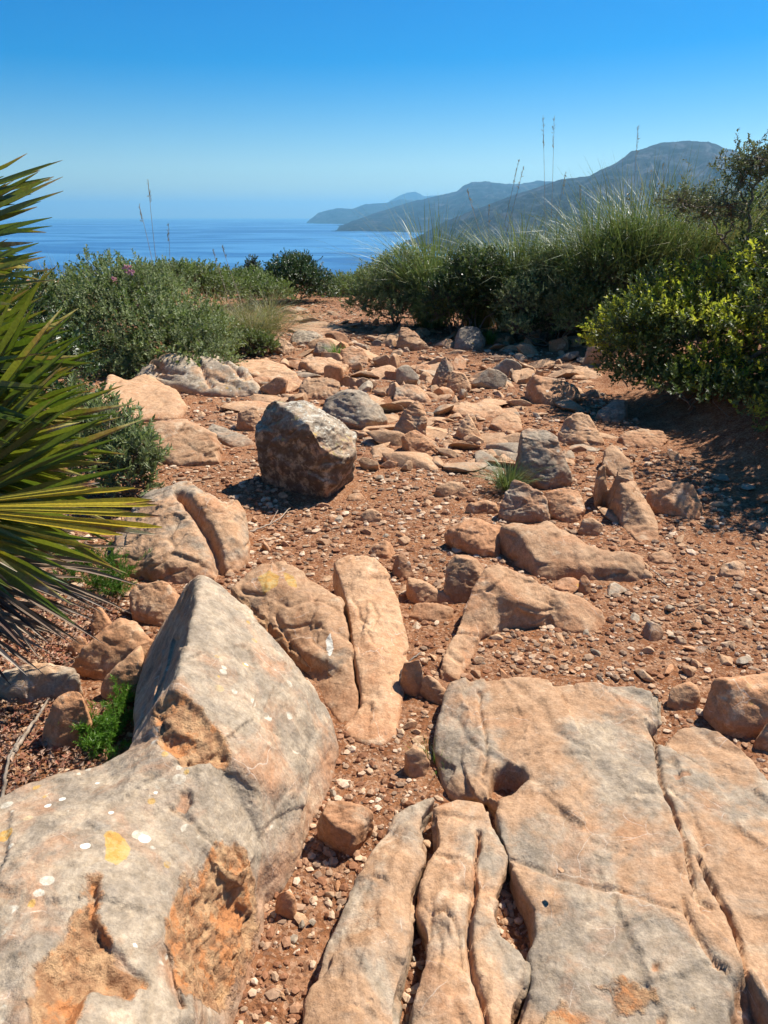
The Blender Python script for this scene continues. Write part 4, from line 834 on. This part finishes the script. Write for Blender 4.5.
bush('juniper', 'tiny dark upright juniper poking above the scrub against the sea', 'juniper', None, b, [lump(b, 252,268,15.5,.13,.13,.20), lump(b, 252,276,15.5,.2,.2,.2)], 260, .03, 'dark_leaf', 43, (.05, .09), 10, stems=3)
b = at(350, 300, 16)
bush('shrub', 'low sunlit pale green scrub where the path ends', 'shrub', None, b, [lump(b, 345,290,16,.45,.5,.26), lump(b, 365,288,16.4,.45,.5,.28), lump(b, 332,294,15.6,.35,.4,.2), lump(b, 380,285,16.8,.5,.5,.3)], 1500, .04, 'pale_leaf', 44, (.07, .13), 10, stems=5)
# right-hand shrubs
b = at(395, 322, 11.2)
bush('shrub', 'dark rounded shrub right of the far path end, under the spiky fountain of grass', 'shrub', None, b, [lump(b, 385,295,11.2,.42,.5,.42), lump(b, 410,280,11.5,.5,.5,.42), lump(b, 365,305,11.1,.25,.4,.25), lump(b, 425,300,11,.45,.5,.4), lump(b, 400,312,10.7,.4,.3,.2)], 2600, .03, 'grey_leaf', 51, (.06, .12), 12, stems=8, tipmat='mid_leaf', tipfrac=.3)
b = at(455, 328, 10.4)
bush('shrub', 'bright leafy low shrub left of the big arching grass clump', 'shrub', None, b, [lump(b, 452,300,10.4,.4,.4,.34), lump(b, 478,292,10.7,.35,.4,.35), lump(b, 440,315,10.2,.28,.3,.2)], 1600, .032, 'mid_leaf', 52, (.06, .12), 12, stems=8, tipmat='pale_leaf', tipfrac=.3)
b = at(520, 330, 10.2)
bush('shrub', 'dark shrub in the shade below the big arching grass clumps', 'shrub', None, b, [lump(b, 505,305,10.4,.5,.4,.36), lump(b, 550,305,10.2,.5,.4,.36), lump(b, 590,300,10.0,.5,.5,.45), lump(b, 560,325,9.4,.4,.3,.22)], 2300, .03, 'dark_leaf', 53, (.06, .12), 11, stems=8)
b = at(470, 322, 10.0)
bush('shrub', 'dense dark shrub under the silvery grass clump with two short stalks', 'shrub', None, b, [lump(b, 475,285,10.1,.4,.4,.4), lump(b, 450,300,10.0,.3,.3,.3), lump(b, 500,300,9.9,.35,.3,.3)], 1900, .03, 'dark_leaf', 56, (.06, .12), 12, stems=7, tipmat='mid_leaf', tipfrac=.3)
b = at(600, 330, 9.0)
bush('shrub', 'dark leafy shrub at the foot of the upright grass clump, left of the glossy bush', 'shrub', None, b, [lump(b, 600,285,9.2,.4,.4,.4), lump(b, 625,262,9.4,.35,.4,.38), lump(b, 585,312,9.0,.3,.3,.25)], 2100, .03, 'mid_leaf', 57, (.06, .12), 12, stems=7, tipmat='grey_leaf', tipfrac=.3)
b = at(545, 322, 9.7)
bush('shrub', 'olive-coloured shrub in front of the tallest-stalked grass clump', 'shrub', None, b, [lump(b, 545,285,9.6,.32,.3,.34), lump(b, 525,305,9.4,.3,.3,.24), lump(b, 570,300,9.3,.3,.3,.28)], 1700, .03, 'grey_leaf', 58, (.06, .12), 12, stems=6)
b = at(560, 336, 9.2)
bush('shrub', 'small grey-green bush in front of the grass clumps beside the pale grey rounded rock', 'shrub', None, b, [lump(b, 562,312,9.2,.22,.25,.2), lump(b, 575,325,9.0,.2,.25,.15), lump(b, 515,328,9.1,.16,.2,.11)], 560, .028, 'grey_leaf', 54, (.05, .09), 11, stems=5)
b = at(620, 320, 9.8)
bush('shrub', 'mixed green scrub filling the background behind the glossy yellow-tipped bush', 'shrub', None, b, [lump(b, 640,285,10.6,.6,.6,.42), lump(b, 690,280,10.4,.6,.6,.42), lump(b, 740,262,9.8,.5,.6,.5), lump(b, 600,298,10.4,.5,.5,.35), lump(b, 660,300,9.4,.7,.5,.5), lump(b, 765,240,10,.5,.6,.6)], 4200, .034, 'mid_leaf', 55, (.07, .14), 12, stems=12, tipmat='grey_leaf', tipfrac=.4)
# grass fountains (px, base py, depth, H, n, lean, stalk pixels, label, mat)
GC = [
 (432,300,11.0,1.5,700,(-.15,0,0),[], 'spiky grass fountain with curved leaves, leftmost of the right-hand grasses', 'blade'),
 (480,318,11.0,1.05,800,(0,0,0),[(519,160),(524,166),(489,205)], 'silvery arching grass clump with two short stalks, between the spiky fountain and the tallest-stalked clump', 'blade'),
 (515,322,10.4,1.45,1100,(0,0,0),[(467,190)], 'leafy green grass clump leaning into its neighbours, left of the tallest-stalked clump', 'blade'),
 (548,325,10.2,1.3,1200,(.05,0,0),[(543,115),(554,118),(566,172)], 'grass clump with the tallest pair of bare flower stalks', 'blade_dark'),
 (590,325,9.8,1.55,1100,(.1,0,0),[(580,185)], 'dark arching grass clump just right of the tallest-stalked clump', 'blade'),
 (630,320,9.6,1.75,1200,(.05,0,0),[(638,127),(643,180),(652,170)], 'upright grass clump with one tall stalk, below the flat-topped mountain', 'blade_dark'),
 (668,310,9.6,1.8,1000,(.1,0,0),[(663,165),(686,190)], 'silvery arching grass clump right of the upright clump below the mountain', 'blade'),
 (712,300,9.4,1.7,700,(.1,0,0),[], 'pale grass clump behind the thin grey-leaved tree', 'dry_blade')]
for i, (px, py, Y, H, n, ln, st, lab, mt) in enumerate(GC):
    b = at(px, py, Y); r2 = random.Random(i)
    grass('grass_clump', lab, 'grass clump', 'arching grass clumps along the right of the path', b, int(n*1.1), H*1.30, .25, .0085, .45, mt, 60+i, .15, ln, [PY(x, y, Y) for x, y in st], sub=[(0,0),(.12,.08),(-.10,.05)])
# glossy bush on the right bank
b = at(700, 395, 6.2)
bush('shrub', 'large glossy dark bush with bright yellow-green shoots overhanging the bank on the right', 'shrub', None, b,
 [lump(b, 640,335,6.3,.32,.35,.30), lump(b, 615,345,6.5,.22,.3,.2), lump(b, 670,310,6.6,.38,.4,.32), lump(b, 700,345,6.1,.42,.4,.36), lump(b, 740,300,6.5,.42,.45,.34), lump(b, 765,350,5.8,.42,.4,.4), lump(b, 800,310,6.2,.5,.5,.5), lump(b, 725,390,5.7,.4,.3,.26), lump(b, 662,385,6.0,.3,.3,.18), lump(b, 780,405,5.3,.35,.35,.22), lump(b, 640,365,6.2,.26,.3,.24), lump(b, 625,385,6.1,.2,.25,.16), lump(b, 690,405,5.6,.4,.35,.25), lump(b, 745,425,5.2,.4,.4,.28), lump(b, 655,400,5.9,.3,.3,.2), lump(b, 860,290,4.7,.6,.6,.55), lump(b, 870,390,4.4,.6,.6,.5), lump(b, 930,300,5.2,.6,.6,.6), lump(b, 850,275,5.8,.5,.5,.5), lump(b, 700,425,5.4,.35,.3,.2), lump(b, 640,405,5.9,.22,.25,.14), lump(b, 790,450,4.7,.4,.4,.35), lump(b, 860,480,4.2,.4,.4,.5), lump(b, 850,330,5.3,.5,.5,.6), lump(b, 840,420,4.9,.4,.4,.4), lump(b, 800,275,6.4,.5,.5,.42)],
 12500, .034, 'gloss_leaf', 71, (.06, .13), 12, stems=26, wr=.26, tipmat='yellow_leaf', tipfrac=.5, fill=.4, gap=.22)
def small_tree():
    b = at(752, 330, 7.0); r = np.random.default_rng(77); root = empty('small_tree', b, 'thin twisting grey-leaved tree at the right edge, higher than the bushes', 'tree')
    def br(px, py, Y=7.0): return PY(px, py, Y)-0
    trunk = [b-np.array([0,0,.05]), br(750,300), br(742,265), br(752,235), br(748,205), br(757,180)]
    T = []
    def path(pts, r0, r1):
        pts = np.array(pts); t = np.linspace(0, 1, len(pts)); tt = np.linspace(0, 1, 22); p_ = np.stack([np.interp(tt, t, pts[:, k]) for k in range(3)], 1)
        p_ = smooth_line(p_)+.010*r.normal(size=p_.shape); return tube(p_, np.linspace(r0, r1, 22), 7)
    link('trunk', mesh_np('trunk', *path(trunk, .028, .010), M['wood'], True, b), root)
    ends = []; brs = []
    for pl in [[(742,265),(722,240),(712,215),(702,205)], [(752,235),(775,215),(790,190)], [(748,205),(738,190),(742,172)], [(757,180),(768,165),(782,158)], [(757,180),(750,168),(757,158)], [(722,240),(735,225),(728,205)], [(742,265),(765,250),(785,235)], [(712,215),(695,212),(682,200)], [(750,300),(775,280),(800,265)]]:
        y = 7.0+r.uniform(-.25, .25); pts = [PY(*p_, 7.0+(y-7.0)*k/(len(pl)-1)) for k, p_ in enumerate(pl)]; brs.append(link('branch', mesh_np('branch', *path(pts, .011, .004), M['wood'], True, b), root)); ends += [pts[-1], pts[-2]*.5+pts[-1]*.5]
    n = 1150; ci = r.integers(len(ends), size=n); C0 = np.array(ends)[ci]+r.normal(0, .10, (n, 3))*np.array([1.1, 1.3, .62])
    per = 12; ax = rnd_unit(r, n)+np.array([0, 0, .6]); ax /= np.linalg.norm(ax, axis=1)[:, None]; t = np.tile(np.linspace(0, 1, per), n); A = np.repeat(ax, per, 0)
    C = np.repeat(C0, per, 0)+A*(t*.09)[:, None]; D = A*.6+.8*rnd_unit(r, n*per); Lf = .024*r.uniform(.6, 1.3, n*per)
    link('crown', mesh_np('crown', *leaves_mesh(C, D, A, Lf, Lf*.3), M['olive_leaf'], False, b), root)
    for bi, bo in enumerate(brs):
        ks = [k for k in range(0, n, 3) if ci[k]//2 == bi]
        Tw = [tube(np.array([np.array(ends[ci[k]])+r.normal(0, .01, 3), (np.array(ends[ci[k]])+C0[k])/2+r.normal(0, .012, 3), C0[k], C0[k]+ax[k]*.08]), [.004, .003, .002, .001], 3) for k in ks]
        link('twigs', mesh_np('twigs', *joinVF(Tw), M['wood'], False, b), bo)
def smooth_line(p_):
    for _ in range(3):
        q = p_.copy(); q[1:-1] = (p_[:-2]+2*p_[1:-1]+p_[2:])/4; p_ = q
    return p_
small_tree()
# spurge-like bush behind the palm
b = at(128, 492, 3.9)
bush('shrub', 'leafy grey-green spurge bush behind the palm leaf tips', 'shrub', None, b, [lump(b, 118,440,4.1,.14,.16,.14), lump(b, 138,465,3.95,.11,.14,.11), lump(b, 100,470,4.0,.15,.15,.15), lump(b, 85,430,4.3,.2,.2,.2), lump(b, 130,488,3.85,.12,.1,.07)], 420, .045, 'grey_leaf', 73, (.06, .10), 14, stems=8, wr=.17)
b = at(60, 470, 5.2)
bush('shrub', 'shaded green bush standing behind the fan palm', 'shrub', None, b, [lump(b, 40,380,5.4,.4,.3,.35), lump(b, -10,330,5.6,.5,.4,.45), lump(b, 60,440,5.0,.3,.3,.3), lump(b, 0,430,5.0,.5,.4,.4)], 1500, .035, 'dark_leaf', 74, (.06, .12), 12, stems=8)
# tufts
TF = [((508,490), 240, .26, .38, .0028, .45, 'blade_dark', 'dense dark green grass tuft leaning on the tall dark rounded boulder', 4),
      ((360,420), 200, .24, .5, .0022, .5, 'blade', 'fine grass tuft at the right side of the large rounded boulder', 5),
      ((337,358), 170, .24, .35, .003, .4, 'fresh_blade', 'bright green grass tuft on the far left of the path', 6),
      ((489,344), 130, .26, .3, .003, .3, 'fresh_blade', 'small upright green tuft beside the dark grey rounded rock at the shrub edge', 7),
      ((528,345), 200, .12, .5, .003, .5, 'fresh_blade', 'short grass growing along the foot of the right-hand shrubs', 8),
      ((585,338), 150, .10, .5, .003, .5, 'blade', 'thin short grass right of the small grey-green bush', 9),
      ((436,762), 40, .09, .3, .0012, .3, 'fresh_blade', 'sprig of thin green grass at the left edge of the largest flat slab', 10)]
for (p_, n, H, spd, w, dr, mt, lab, sd) in TF:
    grass('grass_tuft', lab, 'grass tuft', None, P(*p_), n, H, spd, w, dr, mt, 100+sd, .1)
def feathery(label, pix, n, H, seed):
    r = np.random.default_rng(seed); cs = [P(*q) for q in pix]; b = np.mean(cs, 0); root = empty('feathery_plant', b, label, 'plant'); C = []; D = []; T = []
    for k in range(n):
        c = cs[r.integers(len(cs))]+np.array([*r.normal(0, .018, 2), 0]); d = np.array([r.normal(0, .45), r.normal(0, .45)-.1, 1]); d /= np.linalg.norm(d); h = H*r.uniform(.5, 1.1)
        t = np.linspace(0, 1, 6)[:, None]; pts = c+d*h*t+np.array([r.normal(0, .2), r.normal(0, .2), -.25])*h*t**2; T.append(tube(pts, np.linspace(.0014, .0006, 6), 3))
        m = 46; tt = r.uniform(.12, 1, m); i = tt*5; i0 = np.minimum(i.astype(int), 4); f = (i-i0)[:, None]; C.append(pts[i0]*(1-f)+pts[i0+1]*f); D.append(d*.75+rnd_unit(r, m))
    C = np.concatenate(C); D = np.concatenate(D); L = .017*r.uniform(.5, 1.3, len(C))
    link('foliage', mesh_np('foliage', *leaves_mesh(C, D, rnd_unit(r, len(C)), L, L*.06+.0004), M['fresh_blade'], False, b), root)
    link('stems', mesh_np('stems', *joinVF(T), M['fresh_blade'], False, b), root)
feathery('feathery bright green tuft in the hollow left of the huge grey boulder', [(98,742),(112,735),(120,722),(105,755),(92,735),(124,705)], 120, .12, 3)
feathery('fine feathery green plant in the shade under the yellow palm leaf', [(60,560),(85,565),(105,570),(120,580),(75,580),(100,590),(118,595)], 150, .19, 4)

# ------------------------------------------------------------------ fan palm
def frond(parent, hub, tipdir, normal, n, L, span, mat, seed, wid=.013, droop=.15, splitdepth=.45, stem_from=None, name='frond', lab=None):
    r = np.random.default_rng(seed); hub = np.array(hub); d = np.array(tipdir, float); d /= np.linalg.norm(d); nn = np.array(normal, float); nn -= d*(nn@d); nn /= np.linalg.norm(nn); s = np.cross(d, nn)
    an = np.radians(np.linspace(-span/2, span/2, n))+r.normal(0, .02, n); segs = 12
    V = []; F = []; al = []
    for k, a in enumerate(an):
        dirv = d*math.cos(a)+s*math.sin(a); l = L*r.uniform(.82, 1.08)*(1-.18*(abs(a)/math.radians(span/2))**2); sv = np.cross(dirv, nn)
        off = nn*r.normal(0, .045); bend = droop*r.uniform(.2, 1.8)
        t = np.linspace(0, 1, segs)[:, None]; c = hub+dirv*l*t+off*l*t+(-nn*.0+np.array([0, 0, -1.]))*bend*l*t**2.5
        # fan pleat: leaflets joined to half way, then free and tapering
        full = np.tan(math.radians(span)/n/2)*1.05; w = np.minimum(full*l*t, wid*(1-np.maximum(t-.6, 0)**1.3*3.1)); w = np.maximum(w, .0006)
        tw = r.normal(0, .35)*np.maximum(t-.35, 0); svt = sv*np.cos(tw)+nn*np.sin(tw)
        vd = w*.75*(1+.2*r.normal())
        A = c+svt*w; B = c-nn*vd; C2 = c-svt*w
        i = len(V)*segs*3; V.append(np.stack([A, B, C2], 1).reshape(-1, 3)); kk = np.arange(segs-1)[:, None]*3+i
        F.append(kk+np.array([0, 1, 4, 3])); F.append(kk+np.array([1, 2, 5, 4])); al.append(np.repeat(t[:, 0], 3))
    me = mesh_np(name, np.concatenate(V), np.concatenate(F), M[mat], False)
    at_ = me.attributes.new('along', 'FLOAT', 'POINT'); at_.data.foreach_set('value', np.concatenate(al).astype(np.float32))
    o = link(name, me, parent)
    if lab: o['label'] = lab
    if stem_from is not None:
        a0 = np.array(stem_from); t = np.linspace(0, 1, 12)[:, None]; mid = (a0+hub)/2+np.array([0, 0, .10]); p_ = (1-t)**2*a0+2*t*(1-t)*mid+t*t*hub
        link('petiole', mesh_np('petiole', *tube(p_, np.linspace(.010, .006, 12), 6), M['palm_stem'], True), o)
    return o
def palm():
    base = at(-110, 640, 2.35); root = empty('fan_palm', (0, 0, 0), 'dwarf fan palm with green, yellow and dead leaves entering from the left edge', 'palm')
    root.location = base; bpy.context.view_layer.update()
    k = 0
    # (hub px, py, depth, tip px, py, depth, leaflets, span, mat, leaf normal, droop)
    FR = [(-115,262,2.35, 50,205,2.25, 17,46,'palm',(.1,-.7,.7),.03), (-120,300,2.2, 48,262,2.15, 13,34,'palm',(.1,-.6,.8),.03), (-140,230,2.6, 30,225,2.6, 15,60,'palm',(0,-.9,.4),.04), (-95,215,2.5, 42,170,2.4, 12,36,'palm',(.0,-.5,.85),.02),
          (-60,470,2.25, 95,345,2.1, 26,100,'palm',(-.25,-.85,.3),.05), (-80,520,2.1, 118,430,2.0, 24,84,'palm',(-.2,-.8,.5),.06),
          (-70,420,2.5, 70,300,2.5, 20,96,'palm',(-.2,-.9,.3),.04), (-110,440,2.5, 60,390,2.4, 20,90,'palm',(-.1,-.75,.6),.06), (-120,500,2.2, 75,455,2.1, 18,70,'palm',(0,-.5,.8),.08),
          (-70,508,1.75, 150,512,1.8, 13,24,'palm_yellow',(.3,-.6,.8),.01),
          (-90,330,2.4, 45,350,2.3, 14,60,'palm',(.1,-.4,.9),.05), (-130,330,2.7, 20,260,2.7, 16,80,'palm',(-.1,-.8,.5),.04), (-90,540,2.2, 60,535,2.2, 16,60,'palm',(.1,-.5,.8),.15), (-140,380,2.2, 40,400,2.1, 16,70,'palm',(.1,-.6,.7),.06), (-70,450,2.4, 112,400,2.35, 22,76,'palm',(-.1,-.8,.5),.05), (-60,500,2.3, 100,470,2.3, 20,60,'palm',(-.1,-.7,.6),.06), (-90,380,2.35, 70,330,2.3, 20,80,'palm',(-.2,-.8,.4),.04)]
    for i, (hx, hy, hY, tx, ty, tY, n, span, mt, nn, dr) in enumerate(FR):
        hub = PY(hx, hy, hY); tip = PY(tx, ty, tY); L = np.linalg.norm(tip-hub)*1.04
        o = frond(root, hub-base, tip-hub, nn, n, L, span, mt, 200+i, droop=dr, wid=.0165 if mt == 'palm' else .024, stem_from=np.array([0, 0, .15])+np.random.default_rng(i).normal(0, .04, 3), lab='yellow frond reaching straight right' if mt == 'palm_yellow' else None)
    for i, (hx, hy, hY, tx, ty, tY) in enumerate([(-50,575,2.15,80,596,2.2),(-70,600,2.05,50,635,2.05),(-60,555,2.2,112,582,2.15)]):
        hub = PY(hx, hy, hY); tip = PY(tx, ty, tY)
        frond(root, hub-base, tip-hub, (.1,-.5,.8), 20, np.linalg.norm(tip-hub)*1.05, 62, 'palm_dead', 300+i, wid=.010, droop=.13, stem_from=np.array([0, 0, .1]), lab='dead grey frond drooping to the ground')
    t = np.linspace(0, 1, 8)[:, None]; link('trunk', mesh_np('trunk', *tube(np.array([0, 0, -.1])+np.array([.02, 0, .4])*t, np.linspace(.11, .07, 8), 12), M['wood'], True), root)
palm()
# dry litter, twigs, sticks
def litter():
    r = np.random.default_rng(9); px = np.array([(0,700),(0,780),(60,775),(100,730),(60,690),(120,610),(60,600),(20,640)]); pts = []
    poly = [tuple(P(*q)[:2]) for q in [(-60,640),(60,606),(120,600),(120,640),(60,690),(60,730),(110,735),(100,765),(20,792),(-80,810)]]
    x = r.uniform(min(p_[0] for p_ in poly), max(p_[0] for p_ in poly), 9000); y = r.uniform(min(p_[1] for p_ in poly), max(p_[1] for p_ in poly), 9000)
    k = inpoly(x, y, poly); x, y = x[k], y[k]; n = len(x); z = Garr(x, y)+NEARBUMP(x, y)+r.uniform(.002, .02, n)
    a = r.uniform(0, 6.28, n); D = np.stack([np.cos(a), np.sin(a), r.normal(0, .35, n)], 1); U = np.array([0, 0, 1.])+.5*r.normal(size=(n, 3)); L = .018*r.uniform(.4, 1.5, n)
    V, F = leaves_mesh(np.stack([x, y, z], 1), D, U, L, L*r.uniform(.12, .4, n), fold=.5, curl=.2)
    tag(link('leaf_litter', mesh_np('leaf_litter', V, F, M['litter'], False)), 'dry reddish leaf litter on the ground below the palm', 'leaf litter', None, 'stuff')
litter()
def stick(name, label, pl, rad, mat='dead_wood', forks=()):
    pts = np.array([P(*p_) for p_ in pl]); t = np.linspace(0, 1, len(pts)); tt = np.linspace(0, 1, 26)
    p_ = smooth_line(np.stack([np.interp(tt, t, pts[:, k]) for k in range(3)], 1)); p_ = p_+.002*np.random.default_rng(len(pl)).normal(size=p_.shape)
    T = [tube(p_, np.linspace(rad, rad*.45, 26), 6)]
    for f in forks:
        q = np.array([P(*g) for g in f]); tq = np.linspace(0, 1, 12); q = smooth_line(np.stack([np.interp(tq, np.linspace(0, 1, len(q)), q[:, k]) for k in range(3)], 1)); T.append(tube(q, np.linspace(rad*.6, rad*.25, 12), 5))
    V, F = joinVF(T); b = pts[0]; tag(link(name, mesh_np(name, V, F, M[mat], True, b), None, b), label, 'stick')
stick('dry_twig', 'dry forked twig lying on the soil below the dark blocky boulder', [(250,532,.01),(270,524,.02),(280,518,.03),(290,508,.02)], .005, forks=[[(275,522,.02),(290,526,.01),(304,529,.01)], [(270,524,.02),(278,510,.04)]])
stick('dry_root', 'curved dry root standing beside the smooth tan slab-sided boulder', [(399,697,.0),(400,680,.04),(405,664,.06),(414,658,.06),(421,652,.05)], .005, 'wood')
stick('dry_stick', 'straight pale stick among the leaf litter beside the smooth orange-sided rock', [(8,762,.01),(20,742,.03),(36,718,.05),(50,698,.08)], .008)
stick('dry_stick', 'bent grey stick lying below the straight pale stick', [(2,800,.01),(6,770,.03),(10,752,.03),(22,735,.02)], .006, 'wood')
stick('dry_twig', 'thin pale twig on the gravel right of the broad low tan ledge', [(650,568,.01),(662,578,.02),(668,586,.01)], .003)

# ------------------------------------------------------------------ sea, coast, sky
SEA = -130.0
def sea():
    m, t = newmat('sea_water'); pos = t.n('ShaderNodeNewGeometry').outputs['Position']
    mp = t.n('ShaderNodeMapping', {'Vector': pos, 'Scale': (.0007, .0012, 1)}).outputs[0]
    st = t.noise(mp, 1.0, 5, .6, 1.2); mp2 = t.n('ShaderNodeMapping', {'Vector': pos, 'Scale': (.004, .012, 1)}).outputs[0]; s2 = t.noise(mp2, 1., 4, .6, .8)
    f = t.rr(t.m('ADD', t.m('MULTIPLY', st, .9), t.m('MULTIPLY', s2, .1)), .42, .6)
    c = t.mix(f, (.015, .085, .21), (.06, .19, .35))
    bp = t.n('ShaderNodeBump', {'Strength': .3, 'Distance': .6, 'Height': t.noise(pos, .07, 5, .6)})
    b = t.n('ShaderNodeBsdfPrincipled', {'Base Color': c, 'Roughness': t.rr(f, 0, 1, .42, .32), 'IOR': 1.33, 'Normal': bp}); t.out(b.outputs[0])
    a = 45000.0; V = [(-a, 150, SEA), (a, 150, SEA), (a, 55000, SEA), (-a, 55000, SEA)]
    V += [(-a, -3000, SEA-.0), (a, -3000, SEA)]
    structure(link('sea', mesh_np('sea', V, np.array([[0, 1, 2, 3], [4, 5, 1, 0]]), m, False)))
sea()
def mountain_material():
    m, t = newmat('mountain_scrub'); g = t.n('ShaderNodeNewGeometry'); pos = g.outputs['Position']
    sx = t.n('ShaderNodeSeparateXYZ', {0: g.outputs['Normal']})
    n = t.noise(pos, .004, 8, .7, .5)
    f = t.rr(t.m('ADD', n, t.m('MULTIPLY', t.rr(sx.outputs[2], .5, .95, 1, 0), .25)), .50, .68)
    c = t.mix(f, (.006, .012, .013), (.06, .06, .065)); t.out(t.n('ShaderNodeBsdfPrincipled', {'Base Color': c, 'Roughness': .95, 'Specular IOR Level': .1}).outputs[0]); return m
MM = mountain_material()
def mountain(name, ridge, foot, seed, eros=.16, back=1.2, nu=260, nv=70, prof=1.0):
    """ridge: (px, py, distance); foot: (px, distance) on the sea towards the viewer"""
    Rp = np.array([PY(*q) for q in ridge]); Fp = []
    for px, Y in foot:
        d = ray(px, 300); Fp.append([d[0]/d[1]*Y, Y])
    Fp = np.array(Fp); u = np.linspace(0, 1, nu); ru = np.linspace(0, 1, len(Rp)); fu = np.linspace(0, 1, len(Fp))
    Rr = np.stack([np.interp(u, ru, Rp[:, k]) for k in range(3)], 1); Ff = np.stack([np.interp(u, fu, Fp[:, k]) for k in range(2)], 1)
    v = np.linspace(0, 2, nv*2); V = np.zeros((nu, nv*2, 3))
    for j, vv in enumerate(v):
        if vv <= 1: xy = Ff*(1-vv)+Rr[:, :2]*vv; h = vv**prof
        else: xy = Rr[:, :2]+(Rr[:, :2]-Ff)*(vv-1)*back; h = (2-vv)
        q = np.stack([xy[:, 0], xy[:, 1], 0*xy[:, 0]], 1)/1000; H = Rr[:, 2]-SEA
        z = SEA-5+H*h; e = math.sin(min(vv, 2-vv)*math.pi*.5)*0+ (1-abs(vv-1))*(abs(vv-1))*4*.9+.05
        z = z+H*e*eros*(ridged(q+seed, 1.9, 6)-.55)+26*(ridged(q+seed, 5, 4)-.5)*(vv > .03)*(vv < 1.97)
        V[:, j, 0] = xy[:, 0]; V[:, j, 1] = xy[:, 1]; V[:, j, 2] = z
    i = np.arange(nu-1)[:, None]*(nv*2); j = np.arange(nv*2-1)[None]; F = np.stack([i+j, i+j+nv*2, i+j+nv*2+1, i+j+1], -1).reshape(-1, 4)
    structure(link(name, mesh_np(name, V.reshape(-1, 3), F, MM, True)))
mountain('coastal_mountain', [(395,250,5000),(420,236,5300),(445,222,5600),(475,209,5900),(512,196,6000),(535,189,6000),(560,180,6000),(590,176,6000),(607,167,6000),(620,160,6000),(631,152,6000),(645,148,6050),(660,144,6100),(675,142,6100),(690,141,6100),(708,142,6100),(722,147,6100),(735,151,6100),(742,154,6100),(752,158,6100),(775,166,6200),(830,175,6300),(950,190,6500)],
 [(398,4300),(415,3600),(440,3000),(520,2800),(600,2700),(700,2700),(850,2800),(1000,3000)], 3, .38, nu=520, nv=110, prof=1.35)
mountain('middle_headland', [(330,233,9880),(345,224,10010),(360,218,10140),(385,210,10660),(410,202,11050),(440,195,11180),(457,191,11310),(463,186,11310),(472,182,11310),(485,181,11310),(500,183,11310),(520,184,11440),(540,180,11570),(565,183,11700),(600,185,11700),(700,190,11960)],
 [(333,7400),(360,7540),(420,6760),(520,6500),(640,6760),(760,7280)], 7, .32, prof=1.3)
mountain('far_headland', [(310,219.5,17000),(318,213,17200),(328,210,17300),(338,208,17300),(352,209,17400),(366,204,17500),(385,203,17600),(400,199,17700),(425,200,17800),(460,205,18000),(520,208,18000)],
 [(309,16300),(340,14800),(400,14000),(520,14000)], 12, .3, nu=160, nv=40)
mountain('farthest_peak', [(372,212,24000),(386,203,24000),(398,196,24200),(408,192,24300),(415,191,24300),(424,196,24400),(436,195,24500),(450,199,24600),(480,206,24800)],
 [(372,23000),(400,21500),(450,21000),(480,21000)], 15, .15, nu=120, nv=30)
def haze():
    m = bpy.data.materials.new('haze'); m.use_nodes = True; t = NT(m.node_tree)
    v = t.n('ShaderNodeVolumePrincipled', {'Color': (.26, .66, 1.0, 1), 'Density': HAZE, 'Anisotropy': .3})
    t.n('ShaderNodeOutputMaterial', {'Volume': v.outputs[0]})
    a = 46000; z0, z1 = SEA-20, 900; y0, y1 = -4000, 56000
    V = [(x, y, z) for z in (z0, z1) for y in (y0, y1) for x in (-a, a)]
    F = np.array([[0, 2, 3, 1], [4, 5, 7, 6], [0, 1, 5, 4], [2, 6, 7, 3], [0, 4, 6, 2], [1, 3, 7, 5]])
    o = link('haze', mesh_np('haze', V, F, m, False)); o['kind'] = 'stuff'; o['label'] = 'thin blue sea haze over the bay and the far mountains'
HAZE = 4.6e-5
haze()
# ------------------------------------------------------------------ light
SUN_EL, SUN_AZ = R(52), R(48)        # azimuth clockwise from the view direction
w = bpy.data.worlds.new('World'); scene.world = w; w.use_nodes = True; t = NT(w.node_tree)
sky = t.n('ShaderNodeTexSky', sky_type='NISHITA', sun_disc=False, sun_elevation=SUN_EL, sun_rotation=SUN_AZ, altitude=150, air_density=1.0, dust_density=.25, ozone_density=3.0)
hs = t.n('ShaderNodeHueSaturation', {'Hue': .508, 'Saturation': 1.8, 'Color': sky.outputs[0]})
bg = t.n('ShaderNodeBackground', {'Color': hs, 'Strength': .062}); t.n('ShaderNodeOutputWorld', {'Surface': bg})
sd = bpy.data.lights.new('sun', 'SUN'); sd.energy = 5.0; sd.angle = R(.53); sd.color = (1, .945, .86)
so = bpy.data.objects.new('sun', sd); COL.objects.link(so)
dv = Vector((math.sin(SUN_AZ)*math.cos(SUN_EL), math.cos(SUN_AZ)*math.cos(SUN_EL), math.sin(SUN_EL)))
so.rotation_euler = dv.to_track_quat('Z', 'Y').to_euler(); so.location = (10, 10, 20)
vs = scene.view_settings; vs.view_transform = 'Standard'; vs.look = 'None'; vs.exposure = 0.88; vs.gamma = 1; vs.use_curve_mapping = False
cy = scene.cycles; cy.volume_bounces = 0; cy.max_bounces = 5; cy.diffuse_bounces = 3; cy.glossy_bounces = 2; cy.transmission_bounces = 3; cy.use_adaptive_sampling = True; cy.adaptive_threshold = .025
